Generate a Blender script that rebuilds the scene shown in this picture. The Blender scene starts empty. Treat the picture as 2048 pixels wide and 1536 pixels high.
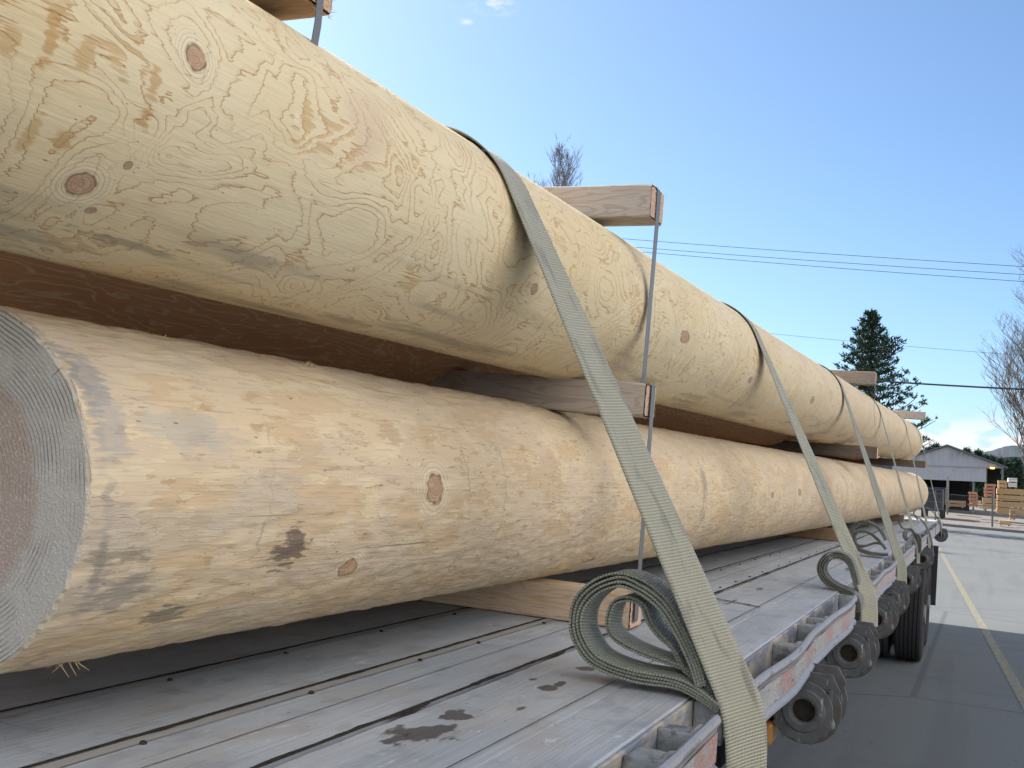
import bpy, bmesh, math, random
import numpy as np
from mathutils import Vector, Matrix, noise as mn
random.seed(7)
C=bpy.context.scene.collection
PI=math.pi
# ------------------------------------------------------------------ camera
RM=np.array([[0.91782518,-0.04685376,0.39421018],[0.38886262,-0.09373236,-0.9165152],[0.07989243,0.99449433,-0.06781024]])
CAM=np.array([0,0,1.87]); F=2170.7
def unp(px,py,ax,val):
    r=RM@np.array([px-1024,-(py-768),-F]); t=(val-CAM[ax])/r[ax]; return CAM+t*r
def dirn(px,py):
    r=RM@np.array([px-1024,-(py-768),-F]); return r/np.linalg.norm(r)
cd=bpy.data.cameras.new('camera'); cam=bpy.data.objects.new('camera',cd); C.objects.link(cam)
M=Matrix([[float(RM[i][j]) for j in range(3)] for i in range(3)]).to_4x4(); M.translation=Vector([float(v) for v in CAM])
cam.matrix_world=M
cd.sensor_width=36; cd.lens=36*F/2048; cd.clip_start=.02; cd.clip_end=3000
bpy.context.scene.camera=cam
# ------------------------------------------------------------------ node helpers
class G:
    def __init__(s,name,rough=.7,spec=.3):
        s.m=bpy.data.materials.new(name); s.m.use_nodes=True; s.t=s.m.node_tree; s.t.nodes.clear()
        s.out=s.t.nodes.new('ShaderNodeOutputMaterial'); s.b=s.t.nodes.new('ShaderNodeBsdfPrincipled')
        s.t.links.new(s.b.outputs[0],s.out.inputs[0]); s.b.inputs['Roughness'].default_value=rough
        s.b.inputs['Specular IOR Level'].default_value=spec
    def put(s,inp,v):
        if hasattr(v,'is_linked') or isinstance(v,bpy.types.NodeSocket): s.t.links.new(v,inp)
        elif v is not None:
            if isinstance(v,(tuple,list)) and len(v)==3 and inp.type=='RGBA': v=(*v,1)
            inp.default_value=v
    def ma(s,op,a,b=None,c=None,clamp=False):
        n=s.t.nodes.new('ShaderNodeMath'); n.operation=op; n.use_clamp=clamp
        for i,v in enumerate((a,b,c)):
            if v is not None: s.put(n.inputs[i],v)
        return n.outputs[0]
    def vm(s,op,a,b=None):
        n=s.t.nodes.new('ShaderNodeVectorMath'); n.operation=op; s.put(n.inputs[0],a)
        if b is not None:
            if op=='SCALE': s.put(n.inputs[3],b)
            else: s.put(n.inputs[1],b)
        return n.outputs['Value'] if op in('LENGTH','DISTANCE','DOT_PRODUCT') else n.outputs[0]
    def uv(s):
        n=s.t.nodes.new('ShaderNodeUVMap'); n.uv_map='UVMap'; return n.outputs[0]
    def ob(s,which='Object'):
        n=s.t.nodes.new('ShaderNodeTexCoord'); return n.outputs[which]
    def pos(s): return s.t.nodes.new('ShaderNodeNewGeometry').outputs['Position']
    def sep(s,v):
        n=s.t.nodes.new('ShaderNodeSeparateXYZ'); s.put(n.inputs[0],v); return n.outputs
    def com(s,x,y,z=0.):
        n=s.t.nodes.new('ShaderNodeCombineXYZ')
        for i,v in enumerate((x,y,z)): s.put(n.inputs[i],v)
        return n.outputs[0]
    def noi(s,vec,sc=None,scale=1.,detail=3.,rough=.5,dist=0.,off=None):
        if sc: vec=s.vm('MULTIPLY',vec,sc)
        if off: vec=s.vm('ADD',vec,off)
        n=s.t.nodes.new('ShaderNodeTexNoise'); s.put(n.inputs['Vector'],vec)
        n.inputs['Scale'].default_value=scale; n.inputs['Detail'].default_value=detail
        n.inputs['Roughness'].default_value=rough; n.inputs['Distortion'].default_value=dist
        return n.outputs[0]
    def vor(s,vec,sc=None,scale=1.,feat='F1',out=0):
        if sc: vec=s.vm('MULTIPLY',vec,sc)
        n=s.t.nodes.new('ShaderNodeTexVoronoi'); n.feature=feat; s.put(n.inputs['Vector'],vec); n.inputs['Scale'].default_value=scale
        return n.outputs[out]
    def st(s,v,a,b,lo=0.,hi=1.):       # smoothstep a->b
        n=s.t.nodes.new('ShaderNodeMapRange'); n.interpolation_type='SMOOTHSTEP'
        for i,x in enumerate((v,a,b,lo,hi)): s.put(n.inputs[i],x)
        return n.outputs[0]
    def mix(s,f,a,b,mode='MIX'):
        n=s.t.nodes.new('ShaderNodeMix'); n.data_type='RGBA'; n.blend_type=mode; n.clamp_factor=True
        s.put(n.inputs[0],f); s.put(n.inputs[6],a); s.put(n.inputs[7],b); return n.outputs[2]
    def bump(s,h,strength=.3,dist=.01):
        n=s.t.nodes.new('ShaderNodeBump'); n.inputs['Strength'].default_value=strength; n.inputs['Distance'].default_value=dist
        s.put(n.inputs['Height'],h); s.t.links.new(n.outputs[0],s.b.inputs['Normal'])
    def col(s,c): s.put(s.b.inputs['Base Color'],c)
    def rough(s,v): s.put(s.b.inputs['Roughness'],v)
    def metal(s,v): s.put(s.b.inputs['Metallic'],v)
# ------------------------------------------------------------------ object helpers
def meshobj(name,verts,faces,mat,parent=None,smooth=False,uvs=None):
    me=bpy.data.meshes.new(name); me.from_pydata([tuple(map(float,v)) for v in verts],[],faces)
    if uvs is not None:
        l=me.uv_layers.new(name='UVMap'); 
        a=np.array(uvs,dtype=np.float32); idx=np.empty(len(me.loops),dtype=np.int32); me.loops.foreach_get('vertex_index',idx)
        l.data.foreach_set('uv',a[idx].ravel())
    if smooth: me.polygons.foreach_set('use_smooth',[True]*len(me.polygons))
    if mat: me.materials.append(mat)
    o=bpy.data.objects.new(name,me); C.objects.link(o)
    if parent: o.parent=parent
    return o
def bmobj(name,bm,mat,parent=None,smooth=False,bev=0,seg=2):
    bmesh.ops.recalc_face_normals(bm,faces=bm.faces)
    me=bpy.data.meshes.new(name); bm.to_mesh(me); bm.free()
    if smooth: me.polygons.foreach_set('use_smooth',[True]*len(me.polygons))
    if mat: me.materials.append(mat)
    o=bpy.data.objects.new(name,me); C.objects.link(o)
    if parent: o.parent=parent
    if bev:
        m=o.modifiers.new('bevel','BEVEL'); m.width=bev; m.segments=seg; m.limit_method='ANGLE'
    return o
def tag(o,label,cat,group=None,kind=None):
    if label: o['label']=label
    if cat: o['category']=cat
    if group: o['group']=group
    if kind: o['kind']=kind
    return o
def empty(name,loc,label,cat,group=None,rot=(0,0,0)):
    o=bpy.data.objects.new(name,None); o.empty_display_size=.1; C.objects.link(o); o.location=Vector([float(v) for v in loc]); o.rotation_euler=rot
    return tag(o,label,cat,group)
def box(bm,x0,x1,y0,y1,z0,z1,off=(0,0,0)):
    v=[bm.verts.new((x-off[0],y-off[1],z-off[2])) for x in(x0,x1) for y in(y0,y1) for z in(z0,z1)]
    for f in((0,1,3,2),(4,6,7,5),(0,4,5,1),(2,3,7,6),(0,2,6,4),(1,5,7,3)): bm.faces.new([v[i] for i in f])
def cyl(bm,c,axis,r,h,n=24,r2=None):
    # cylinder centred at c along axis vector
    q=Vector((0,0,1)).rotation_difference(Vector(axis).normalized()).to_matrix().to_4x4()
    bmesh.ops.create_cone(bm,cap_ends=True,segments=n,radius1=r,radius2=r if r2 is None else r2,depth=h,matrix=Matrix.Translation(c)@q)
def tubes(paths,n=4):
    V=[];Fc=[]
    for pts,rad in paths:
        base=len(V)
        for i,p in enumerate(pts):
            p=Vector(p); d=(Vector(pts[min(i+1,len(pts)-1)])-Vector(pts[max(i-1,0)])).normalized()
            a=d.orthogonal().normalized(); b=d.cross(a)
            for k in range(n):
                t=2*PI*k/n; V.append(p+(a*math.cos(t)+b*math.sin(t))*rad[i])
            if i:
                for k in range(n):
                    k2=(k+1)%n; Fc.append((base+(i-1)*n+k,base+(i-1)*n+k2,base+i*n+k2,base+i*n+k))
    return V,Fc
# ------------------------------------------------------------------ logs geometry (frame of the trailer, ground z=0)
DECK=1.45
def upper(Y): return (-1.0462+.0079*(Y-3.9), 2.3351+.017*(Y-3.9), .2273+.0041*(Y-3.9))
def lower(Y): return (-1.1492+.012*(Y-3)+.009*max(Y-5,0), 1.7818+.003*(Y-3)+.0008*max(Y-6,0), .2418+.0033*(Y-3))
VS=.23
def log_uv(px,py,fn):
    d=RM@np.array([px-1024,-(py-768),-F]); d=d/d[1]
    best=None; prev=None
    for Y in np.arange(.5,17,.005):
        p=CAM+d*Y; x,z,r=fn(Y); g=math.hypot(p[0]-x,p[2]-z)-r
        if prev is not None and prev>0 and g<=0:
            a=math.atan2(p[2]-z,p[0]-x)   # -pi..pi, 0 = toward camera side (+X)
            return (Y,a*VS)
        prev=g
    return None
def make_knots(lst,fn):
    out=[]
    for px,py,su,sv in lst:
        q=log_uv(px,py,fn)
        if q: out.append((q[0],q[1],su,sv))
    return out
def knot_field(g,P,knots,wob=.25):
    """min normalised distance to the knots"""
    w=g.noi(P,scale=38.,detail=2.); w2=g.ma('MULTIPLY',g.ma('SUBTRACT',w,.5),wob)
    res=None
    for (u,v,su,sv) in knots:
        q=g.vm('MULTIPLY',g.vm('SUBTRACT',P,(u,v,0)),(1/su,1/sv,0)); d=g.vm('LENGTH',q)
        res=d if res is None else g.ma('MINIMUM',res,d)
    return res,g.ma('ADD',res,g.ma('MULTIPLY',w2,2.))
def wood_common(g,P,colr,knots,uplift=0):
    return colr
def log_material_smooth(name,knots,blots):
    g=G(name,.62,.25); P=g.uv(); d0,d=knot_field(g,P,knots)
    jag=g.ma('SUBTRACT',g.noi(P,(9,150,1),detail=2.),.5)
    jag2=g.ma('SUBTRACT',g.noi(P,(40,300,1),detail=1.),.5)
    f=g.noi(P,(1.,1.15,1),scale=4.6,detail=2.6,rough=.42,dist=.9)
    ke=g.ma('MULTIPLY',g.ma('EXPONENT',g.ma('MULTIPLY',d0,-.4)),2.4)
    Fv=g.ma('ADD',g.ma('MULTIPLY',f,15.),ke); Fv=g.ma('ADD',Fv,g.ma('MULTIPLY',jag,.75)); Fv=g.ma('ADD',Fv,g.ma('MULTIPLY',jag2,.3))
    fr=g.ma('FRACT',Fv)
    low=g.noi(P,scale=2.3,detail=2.,off=(3,7,1)); mid=g.noi(P,(1,1.4,1),scale=9.,detail=2.,off=(11,2,4))
    line=g.ma('ADD',g.ma('MULTIPLY',g.ma('MULTIPLY',g.st(fr,.86,.965),g.st(fr,1.,.98)),.75),g.ma('MULTIPLY',g.ma('MULTIPLY',g.st(fr,.55,.97),g.st(fr,1.,.985)),.22)); line=g.ma('MULTIPLY',line,g.st(mid,.30,.52,.3,1.))
    base=g.mix(g.st(low,.3,.7),(.70,.555,.325),(.74,.625,.415))
    streak=g.noi(P,(3,130,1),detail=3.)
    base=g.mix(g.ma('MULTIPLY',g.st(streak,.4,.75),.2),base,(.58,.43,.23)); base=g.mix(g.st(g.sep(P)[0],3.,8.,0.,.55),base,(.62,.47,.32))
    # lighter early-wood side of each ring
    base=g.mix(g.ma('MULTIPLY',g.st(fr,.2,0.),.25),base,(.74,.62,.40))
    c=g.mix(g.ma('MULTIPLY',line,.9),base,(.48,.275,.12))
    # broad orange shavings between two rings
    p1=g.noi(P,(1,1.3,1),scale=5.5,detail=2.,off=(21,5,0)); p1=g.ma('ADD',p1,g.ma('MULTIPLY',jag,.16))
    patch=g.ma('MULTIPLY',g.st(p1,.60,.64),g.st(fr,.50,.60)); patch=g.ma('MULTIPLY',patch,g.st(streak,.35,.6,.45,.9))
    c=g.mix(g.ma('MULTIPLY',patch,.8),c,(.56,.36,.16))
    # pinkish / whitish clouds
    cl=g.noi(P,scale=4.,detail=3.,off=(1,9,9)); c=g.mix(g.ma('MULTIPLY',g.st(cl,.56,.72),.5),c,(.60,.44,.31))
    wh=g.noi(P,(1,1,1),scale=13.,detail=4.,off=(7,7,7)); whm=g.ma('MULTIPLY',g.st(wh,.63,.75),g.st(g.noi(P,(20,240,1),detail=1.),.42,.6))
    c=g.mix(g.ma('MULTIPLY',whm,.7),c,(.80,.73,.58))
    # grey weathering, low on the log
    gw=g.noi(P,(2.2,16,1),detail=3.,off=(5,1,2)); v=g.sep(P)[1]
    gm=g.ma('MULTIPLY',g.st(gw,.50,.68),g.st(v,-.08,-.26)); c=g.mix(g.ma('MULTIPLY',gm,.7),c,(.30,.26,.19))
    c=knots_colour(g,P,d0,d,c)
    c=blot_colour(g,P,c,blots)
    # specks
    sp=g.vor(P,(55,190,1)); rnd=g.vor(P,(55,190,1),out=1)
    m=g.ma('MULTIPLY',g.st(sp,.16,.08),g.ma('GREATER_THAN',g.sep(rnd)[0],.86)); c=g.mix(g.ma('MULTIPLY',m,.75),c,(.10,.075,.05))
    g.col(c)
    h=g.ma('ADD',g.ma('MULTIPLY',streak,.35),g.ma('MULTIPLY',g.noi(P,(30,260,1),detail=2.),.25)); h=g.ma('SUBTRACT',h,g.ma('MULTIPLY',line,.35)); h=g.ma('SUBTRACT',h,g.ma('MULTIPLY',patch,.5))
    g.bump(h,.55,.004); return g.m
def knots_colour(g,P,d0,d,c):
    sw=g.ma('FRACT',g.ma('ADD',g.ma('MULTIPLY',d0,3.1),g.ma('MULTIPLY',g.noi(P,(12,60,1),detail=2.),.9)))
    halo=g.st(d0,2.9,1.1); c=g.mix(g.ma('MULTIPLY',halo,.5),c,(.74,.64,.46))
    ring=g.ma('MULTIPLY',g.ma('MULTIPLY',g.st(sw,.75,.95),halo),.75); c=g.mix(ring,c,(.38,.24,.11))
    core=g.st(d,1.06,.94); cr=g.ma('FRACT',g.ma('MULTIPLY',d0,4.5))
    kc=g.mix(g.st(cr,.2,.9),(.50,.33,.20),(.39,.235,.14)); kc=g.mix(g.ma('MULTIPLY',g.st(g.noi(P,scale=120.,detail=2.),.5,.65),.6),kc,(.55,.40,.27))
    c=g.mix(core,c,kc)
    rim=g.ma('MULTIPLY',g.st(d,.80,.93),g.st(d,1.12,1.)); return g.mix(g.ma('MULTIPLY',g.ma('MULTIPLY',rim,.75),g.st(g.noi(P,scale=60.,off=(3,1,1)),.35,.6)),c,(.17,.10,.06))
def blot_colour(g,P,c,blots):
    for (u,v,su,sv,colr,st) in blots:
        q=g.vm('MULTIPLY',g.vm('SUBTRACT',P,(u,v,0)),(1/su,1/sv,0)); dd=g.vm('LENGTH',q)
        w=g.ma('ADD',dd,g.ma('MULTIPLY',g.ma('SUBTRACT',g.noi(P,(26,170,1),detail=4.,off=(u*7,v*5,0)),.5),2.4)); w=g.ma('ADD',w,g.ma('MULTIPLY',g.ma('SUBTRACT',g.noi(P,(30,36,1),detail=2.,off=(v*9,u*5,0)),.5),1.8))
        c=g.mix(g.ma('MULTIPLY',g.st(w,1.05,.5),st),c,colr)
    return c
def log_material_rough(name,knots,blots,rings):
    g=G(name,.75,.2); P=g.uv(); d0,d=knot_field(g,P,knots)
    jag=g.ma('SUBTRACT',g.noi(P,(11,120,1),detail=3.),.5)
    low=g.noi(P,scale=2.1,detail=3.,off=(13,7,1)); streak=g.noi(P,(2.5,120,1),detail=4.)
    c=g.mix(g.st(low,.35,.65),(.67,.515,.32),(.61,.475,.33))
    c=g.mix(g.ma('MULTIPLY',g.st(streak,.5,.7),.28),c,(.74,.61,.42))
    c=g.mix(g.st(g.sep(P)[0],3.,8.,0.,.5),c,(.62,.48,.34))
    def torn(scale,off,th,colr,a,k=.45):
        nonlocal c
        n=g.noi(P,(1,1.9,1),scale=scale,detail=3.,off=off); n=g.ma('ADD',n,g.ma('MULTIPLY',jag,k)); m=g.st(n,th,th+.012)
        c=g.mix(g.ma('MULTIPLY',m,a),c,colr); return m
    m1=torn(4.2,(2,4,0),.52,(.55,.375,.205),.5,.35); m2=torn(9.,(9,1,0),.58,(.74,.61,.40),.5,.65); m3=torn(3.2,(4,17,0),.56,(.53,.43,.34),.35,.45)
    m4=torn(26.,(31,1,3),.66,(.42,.27,.13),.45,.9)
    # torn fibre lip: thin light and dark edges along patch outlines
    n=g.ma('ADD',g.noi(P,(1,1.9,1),scale=5.,detail=3.,off=(2,4,0)),g.ma('MULTIPLY',jag,.45)); lip=g.ma('MULTIPLY',g.st(n,.515,.528),g.st(n,.540,.530))
    c=g.mix(g.ma('MULTIPLY',lip,g.st(g.noi(P,scale=8.,off=(3,3,3)),.45,.6,.0,.75)),c,(.33,.25,.17))
    lowu=g.sep(P)[0]; v=g.sep(P)[1]
    # blue-grey weathering near the butt
    gw=g.noi(P,(1.6,5,1),scale=1.6,detail=4.,off=(0,3,5)); gw=g.ma('ADD',gw,g.ma('MULTIPLY',jag,.2))
    gm=g.ma('MULTIPLY',g.st(gw,.53,.60),g.st(lowu,1.7,1.2)); c=g.mix(g.ma('MULTIPLY',gm,.35),c,(.42,.375,.32))
    gm2=g.ma('MULTIPLY',g.st(v,.10,.22),.35); c=g.mix(gm2,c,(.50,.42,.32))
    # long fibres at the underside
    fb=g.noi(P,(9,260,1),detail=2.); c=g.mix(g.ma('MULTIPLY',g.st(fb,.56,.66),g.st(v,-.06,-.22,0.05,.5)),c,(.78,.62,.33))
    # rings round the pole (cut marks of the peeler, broad dark bands)
    for (u0,wd,colr,stg,tilt) in rings:
        uu=g.ma('ADD',g.ma('SUBTRACT',lowu,u0),g.ma('MULTIPLY',v,tilt)); uu=g.ma('ADD',uu,g.ma('MULTIPLY',g.ma('SUBTRACT',g.noi(P,(6,60,1),detail=4.,off=(u0,0,0)),.5),wd*2.+.03))
        mm=g.ma('MULTIPLY',g.st(g.ma('ABSOLUTE',uu),wd,wd*.35),g.st(g.noi(P,(1,9,1),detail=3.,off=(u0*3,1,1)),.38,.6)); c=g.mix(g.ma('MULTIPLY',mm,stg),c,colr)
    # fine drying cracks along the grain
    ck=g.noi(P,(1.3,95,1),detail=1.,off=(8,8,8)); c=g.mix(g.ma('MULTIPLY',g.ma('MULTIPLY',g.st(ck,.76,.79),1.),.6),c,(.16,.11,.07))
    c=knots_colour(g,P,d0,d,c); c=blot_colour(g,P,c,blots)
    sp=g.vor(P,(30,110,1)); rnd=g.vor(P,(30,110,1),out=1)
    m=g.ma('MULTIPLY',g.st(sp,.2,.1),g.ma('GREATER_THAN',g.sep(rnd)[0],.90)); c=g.mix(g.ma('MULTIPLY',m,.65),c,(.14,.10,.06))
    g.col(c)
    h=g.ma('ADD',g.ma('MULTIPLY',m1,-.5),g.ma('MULTIPLY',m2,.5)); h=g.ma('ADD',h,g.ma('MULTIPLY',streak,.9)); h=g.ma('ADD',h,g.ma('MULTIPLY',m3,-.4)); h=g.ma('ADD',h,g.ma('MULTIPLY',g.noi(P,(25,220,1),detail=3.),.6))
    g.bump(h,.42,.004); return g.m
def red_log_material(name):
    g=G(name,.75,.2); P=g.uv()
    f=g.noi(P,(1,2.6,1),scale=2.6,detail=3.,dist=.8); v=g.sep(P)[1]
    Fv=g.ma('ADD',g.ma('MULTIPLY',f,11.),g.ma('MULTIPLY',v,26.)); Fv=g.ma('ADD',Fv,g.ma('MULTIPLY',g.ma('SUBTRACT',g.noi(P,(7,120,1)),.5),.8)); fr=g.ma('FRACT',Fv)
    c=g.mix(g.noi(P,scale=6.,detail=3.),(.84,.50,.29),(.74,.40,.21))
    c=g.mix(g.ma('MULTIPLY',g.ma('MULTIPLY',g.st(fr,.70,.86),g.st(fr,1.,.96)),.75),c,(.92,.74,.48)); g.col(c)
    g.bump(g.noi(P,(5,120,1),detail=3.),.5,.004); return g.m
def end_grain_material(name,cx,cz):
    g=G(name,.85,.1); p=g.ob(); s=g.sep(p); x=g.ma('SUBTRACT',s[0],cx); z=g.ma('SUBTRACT',s[2],cz)
    r=g.vm('LENGTH',g.com(x,0.,z)); rn=g.ma('ADD',r,g.ma('MULTIPLY',g.noi(p,scale=7.,detail=2.),.02))
    n=g.noi(p,scale=260.,detail=2.,rough=.7); saw=g.noi(g.com(g.ma('ADD',g.ma('MULTIPLY',x,260.),g.ma('MULTIPLY',z,40.)),0.,g.ma('MULTIPLY',z,9.)),detail=2.)
    heart=g.st(g.ma('ADD',rn,g.ma('MULTIPLY',g.ma('SUBTRACT',g.noi(p,scale=22.,detail=3.),.5),.03)),.175,.155)
    c=g.mix(heart,(.52,.47,.40),(.44,.34,.27)); c=g.mix(g.ma('MULTIPLY',g.st(n,.50,.70),.5),c,(.66,.645,.60))
    fr=g.ma('FRACT',g.ma('ADD',g.ma('MULTIPLY',rn,175.),g.ma('MULTIPLY',g.noi(p,scale=30.,detail=2.),.8))); lo=g.noi(p,scale=13.,detail=2.,off=(4,4,4))
    ring=g.ma('MULTIPLY',g.ma('MULTIPLY',g.st(fr,.55,.8),g.st(fr,1.,.9)),g.st(lo,.38,.62)); c=g.mix(g.ma('MULTIPLY',g.ma('MULTIPLY',ring,g.st(rn,.15,.19)),.6),c,(.15,.145,.14))
    fr2=g.ma('FRACT',g.ma('MULTIPLY',g.ma('ADD',rn,g.ma('MULTIPLY',x,.2)),230.)); c=g.mix(g.ma('MULTIPLY',g.st(fr2,.5,.9),.06),c,(.2,.2,.2))
    c=g.mix(g.ma('MULTIPLY',g.st(g.noi(p,scale=9.,detail=3.,off=(1,2,3)),.55,.75),.3),c,(.46,.36,.29))
    an=g.ma('ARCTAN2',z,x); rk=g.noi(g.com(g.ma('MULTIPLY',an,14.),g.ma('MULTIPLY',r,5.),0.),detail=1.); rc=g.ma('MULTIPLY',g.st(rk,.70,.73),g.st(r,.03,.12)); c=g.mix(g.ma('MULTIPLY',rc,.6),c,(.12,.10,.09))
    c=g.mix(g.ma('MULTIPLY',g.st(g.ma('ADD',r,g.ma('MULTIPLY',g.noi(p,scale=60.),.012)),.236,.243),.7),c,(.62,.50,.34))
    g.col(c); g.bump(g.ma('SUBTRACT',g.ma('MULTIPLY',n,1.),g.ma('MULTIPLY',ring,1.)),.8,.004); return g.m
def make_log(name,fn,y0,y1,mat,endmat,label,rough=.0012,seed=0,splints=None,group='peeled poles of the load',cx=0.,cz=0.,rs=1.,fine=True):
    root=empty(name,(0,0,0),label,'log',group)
    def f2(Y):
        x,z,r=fn(Y); return x+cx,z+cz,r*rs
    Ys=[y0]; 
    while Ys[-1]<y1-.001:
        Y=Ys[-1]; st=(.008 if Y<3.2 else .02 if Y<6 else .08) if fine else .3
        Ys.append(min(Y+st,y1))
    N=192 if fine else 40; V=[];U=[];Fc=[]
    for i,Y in enumerate(Ys):
        x,z,r=f2(Y)
        for k in range(N+1):
            a=-PI+2*PI*k/N
            if fine:
                sx,sz=math.cos(a),math.sin(a)
                dr=.0015*mn.noise((Y*.7,sx*1.2+seed,sz*1.2))+.0009*mn.noise((Y*4,sx*5+seed,sz*5))+rough*mn.noise((Y*22,sx*45,sz*45+seed))
                if k in(0,N): dr=.0
            else: dr=.006*mn.noise((Y*.9,math.cos(a)*1.2+seed,math.sin(a)*1.2))
            V.append((x+(r+dr)*math.cos(a),Y,z+(r+dr)*math.sin(a))); U.append((Y+seed*3.3,a*VS))
    W=N+1
    for i in range(len(Ys)-1):
        for k in range(N):
            Fc.append((i*W+k,(i+1)*W+k,(i+1)*W+k+1,i*W+k+1))
    meshobj('wood_surface',V,Fc,mat,root,True,U)
    for yy,side in((y0,-1),(y1,1)):
        x,z,r=f2(yy); i0=0 if side<0 else (len(Ys)-1)*W
        ring=[V[i0+k] for k in range(N)]
        vv=[(x,yy+side*.004,z)]; ff=[]
        for q in(.3,.6,.85,.985,1.):
            for p in ring: vv.append((x+(p[0]-x)*q,yy+side*(.004 if q<1. else 0),z+(p[2]-z)*q))
        for k in range(N): ff.append((0,1+k,1+(k+1)%N) if side>0 else (0,1+(k+1)%N,1+k))
        for j in range(4):
            for k in range(N):
                a,b=1+j*N+k,1+j*N+(k+1)%N; c2,d2=a+N,b+N; ff.append((a,c2,d2,b) if side>0 else (a,b,d2,c2))
        meshobj('cut_end',vv,ff,endmat,root,False)
    if splints:
        P=[]
        rnd=random.Random(seed+5)
        for (Y,ang,n,ln) in splints:
            for _ in range(n):
                yy=Y+rnd.uniform(-.02,.02); a=ang+rnd.uniform(-.06,.06); x,z,r=f2(yy)
                p0=Vector((x+(r-.003)*math.cos(a),yy,z+(r-.003)*math.sin(a)))
                d=Vector((math.cos(a)*.55+rnd.uniform(-.3,.3),rnd.uniform(-1.3,.6),math.sin(a)*.55+rnd.uniform(-.25,.2))).normalized(); l=ln*rnd.uniform(.3,1)
                P.append(([p0,p0+d*l*.5+Vector((0,0,rnd.uniform(-.002,.002))),p0+d*l],[.0011,.0008,.0002]))
        v,f=tubes(P,4); meshobj('splinters',v,f,splmat,root)['kind']='stuff'
    return root
g=G('splinter_wood',.7); g.col((.66,.5,.28)); splmat=g.m
kU=make_knots([(387,117,.017,.017),(160,366,.020,.018),(1068,578,.016,.013),(1370,674,.05,.02),(255,330,.006,.006),(180,418,.007,.006),(1500,760,.03,.015),(1625,800,.06,.02)],upper)
kL=make_knots([(868,978,.034,.028),(696,1136,.024,.017),(1600,985,.05,.018),(1545,990,.035,.014)],lower)
def B(px,py,fn,su,sv,c,s):
    q=log_uv(px,py,fn); return [(q[0],q[1],su,sv,c,s)] if q else []
bU=B(1000,540,upper,.05,.09,(.46,.33,.17),.3)+B(120,285,upper,.014,.020,(.50,.30,.13),.75)+B(305,165,upper,.012,.022,(.52,.32,.14),.75)+B(285,240,upper,.012,.014,(.50,.30,.12),.85)+B(100,75,upper,.010,.040,(.52,.32,.13),.85)+B(165,110,upper,.013,.025,(.54,.35,.16),.75)+B(15,80,upper,.012,.02,(.54,.35,.16),.7)+B(60,250,upper,.010,.03,(.54,.35,.16),.7)+B(270,490,upper,.10,.012,(.24,.22,.15),.6)+B(690,640,upper,.10,.014,(.28,.25,.19),.55)+B(1060,738,upper,.08,.02,(.26,.23,.19),.5)+B(1360,800,upper,.15,.016,(.28,.25,.19),.5)+B(1290,590,upper,.01,.12,(.45,.33,.2),.3)  # first, broad blot paints the soft shadow beside the near strap
bL=B(583,1097,lower,.050,.034,(.14,.10,.08),.85)+B(325,1228,lower,.050,.020,(.19,.16,.12),.75)+B(235,1185,lower,.06,.035,(.25,.22,.20),.65)+B(170,755,lower,.03,.06,(.24,.24,.24),.6)+B(215,850,lower,.035,.06,(.30,.31,.32),.45)+B(380,860,lower,.10,.035,(.42,.42,.38),.5)+B(780,865,lower,.04,.03,(.45,.30,.18),.5)+B(1180,1120,lower,.06,.01,(.30,.19,.10),.7)+B(1408,980,lower,.02,.12,(.24,.21,.18),.5)+B(230,1110,lower,.06,.012,(.22,.19,.14),.6)
ringsL=[]
for (px,py,w,c,s,t) in [(545,960,.005,(.42,.34,.25),.7,-.12),(190,850,.010,(.20,.20,.20),.5,.1),(1413,990,.022,(.26,.23,.2),.6,.1),(1690,960,.05,(.3,.26,.22),.4,0),(1010,980,.006,(.42,.30,.18),.4,0.),(920,900,.005,(.36,.27,.17),.5,.2)]:
    q=log_uv(px,py,lower)
    if q: ringsL.append((q[0]+q[1]*t,w,c,s,t))
mU=log_material_smooth('smooth_peeled_wood',kU,bU); mL=log_material_rough('rough_peeled_wood',kL,bL,ringsL); mR=red_log_material('red_brown_wood')
x,z,r=lower(.976)
mE=end_grain_material('sawn_end_grain',x,z)
make_log('peeled_log',upper,.55,16.2,mU,mE,'top pale peeled log with swirling brown ring lines, above the timber spacers',.0006,0,[(12.,1.2,2,.03)])
make_log('peeled_log',lower,.976,16.9,mL,mE,'bottom rough peeled log with grey sawn end and knots, resting just above the trailer deck',.0042,0,
   [(1.17,-1.42,9,.032),(1.22,-1.5,7,.022),(1.5,1.3,5,.015),(1.62,1.25,7,.018),(1.3,1.4,3,.012),(1.85,-1.2,4,.012)])
mE2=end_grain_material('sawn_end_grain_behind',-1.6,z)
make_log('peeled_log',upper,.55,16.1,mR,mE2,'red-brown log with wavy grain, seen in the slot behind the top pale log',.001,2,None,cx=-.468,cz=-.045,rs=1.0)
make_log('peeled_log',lower,.8,16.3,mR,mE2,'dark log in shadow, lowest in the slot behind the rough bottom log',.001,4,None,cx=-.53,cz=.0,rs=.97)
mL2=mL
for i in (2,3):
    make_log('peeled_log',upper,.6,16.0,mL2,mE2,'hidden log of the top layer on the far side of the load',.001,10+i,None,cx=-.51*i,fine=False,group='hidden logs behind the front ones')
    make_log('peeled_log',lower,.9,16.3,mL2,mE2,'hidden log of the bottom layer on the far side of the load',.001,20+i,None,cx=-.53*i,rs=.97,fine=False,group='hidden logs behind the front ones')
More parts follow.
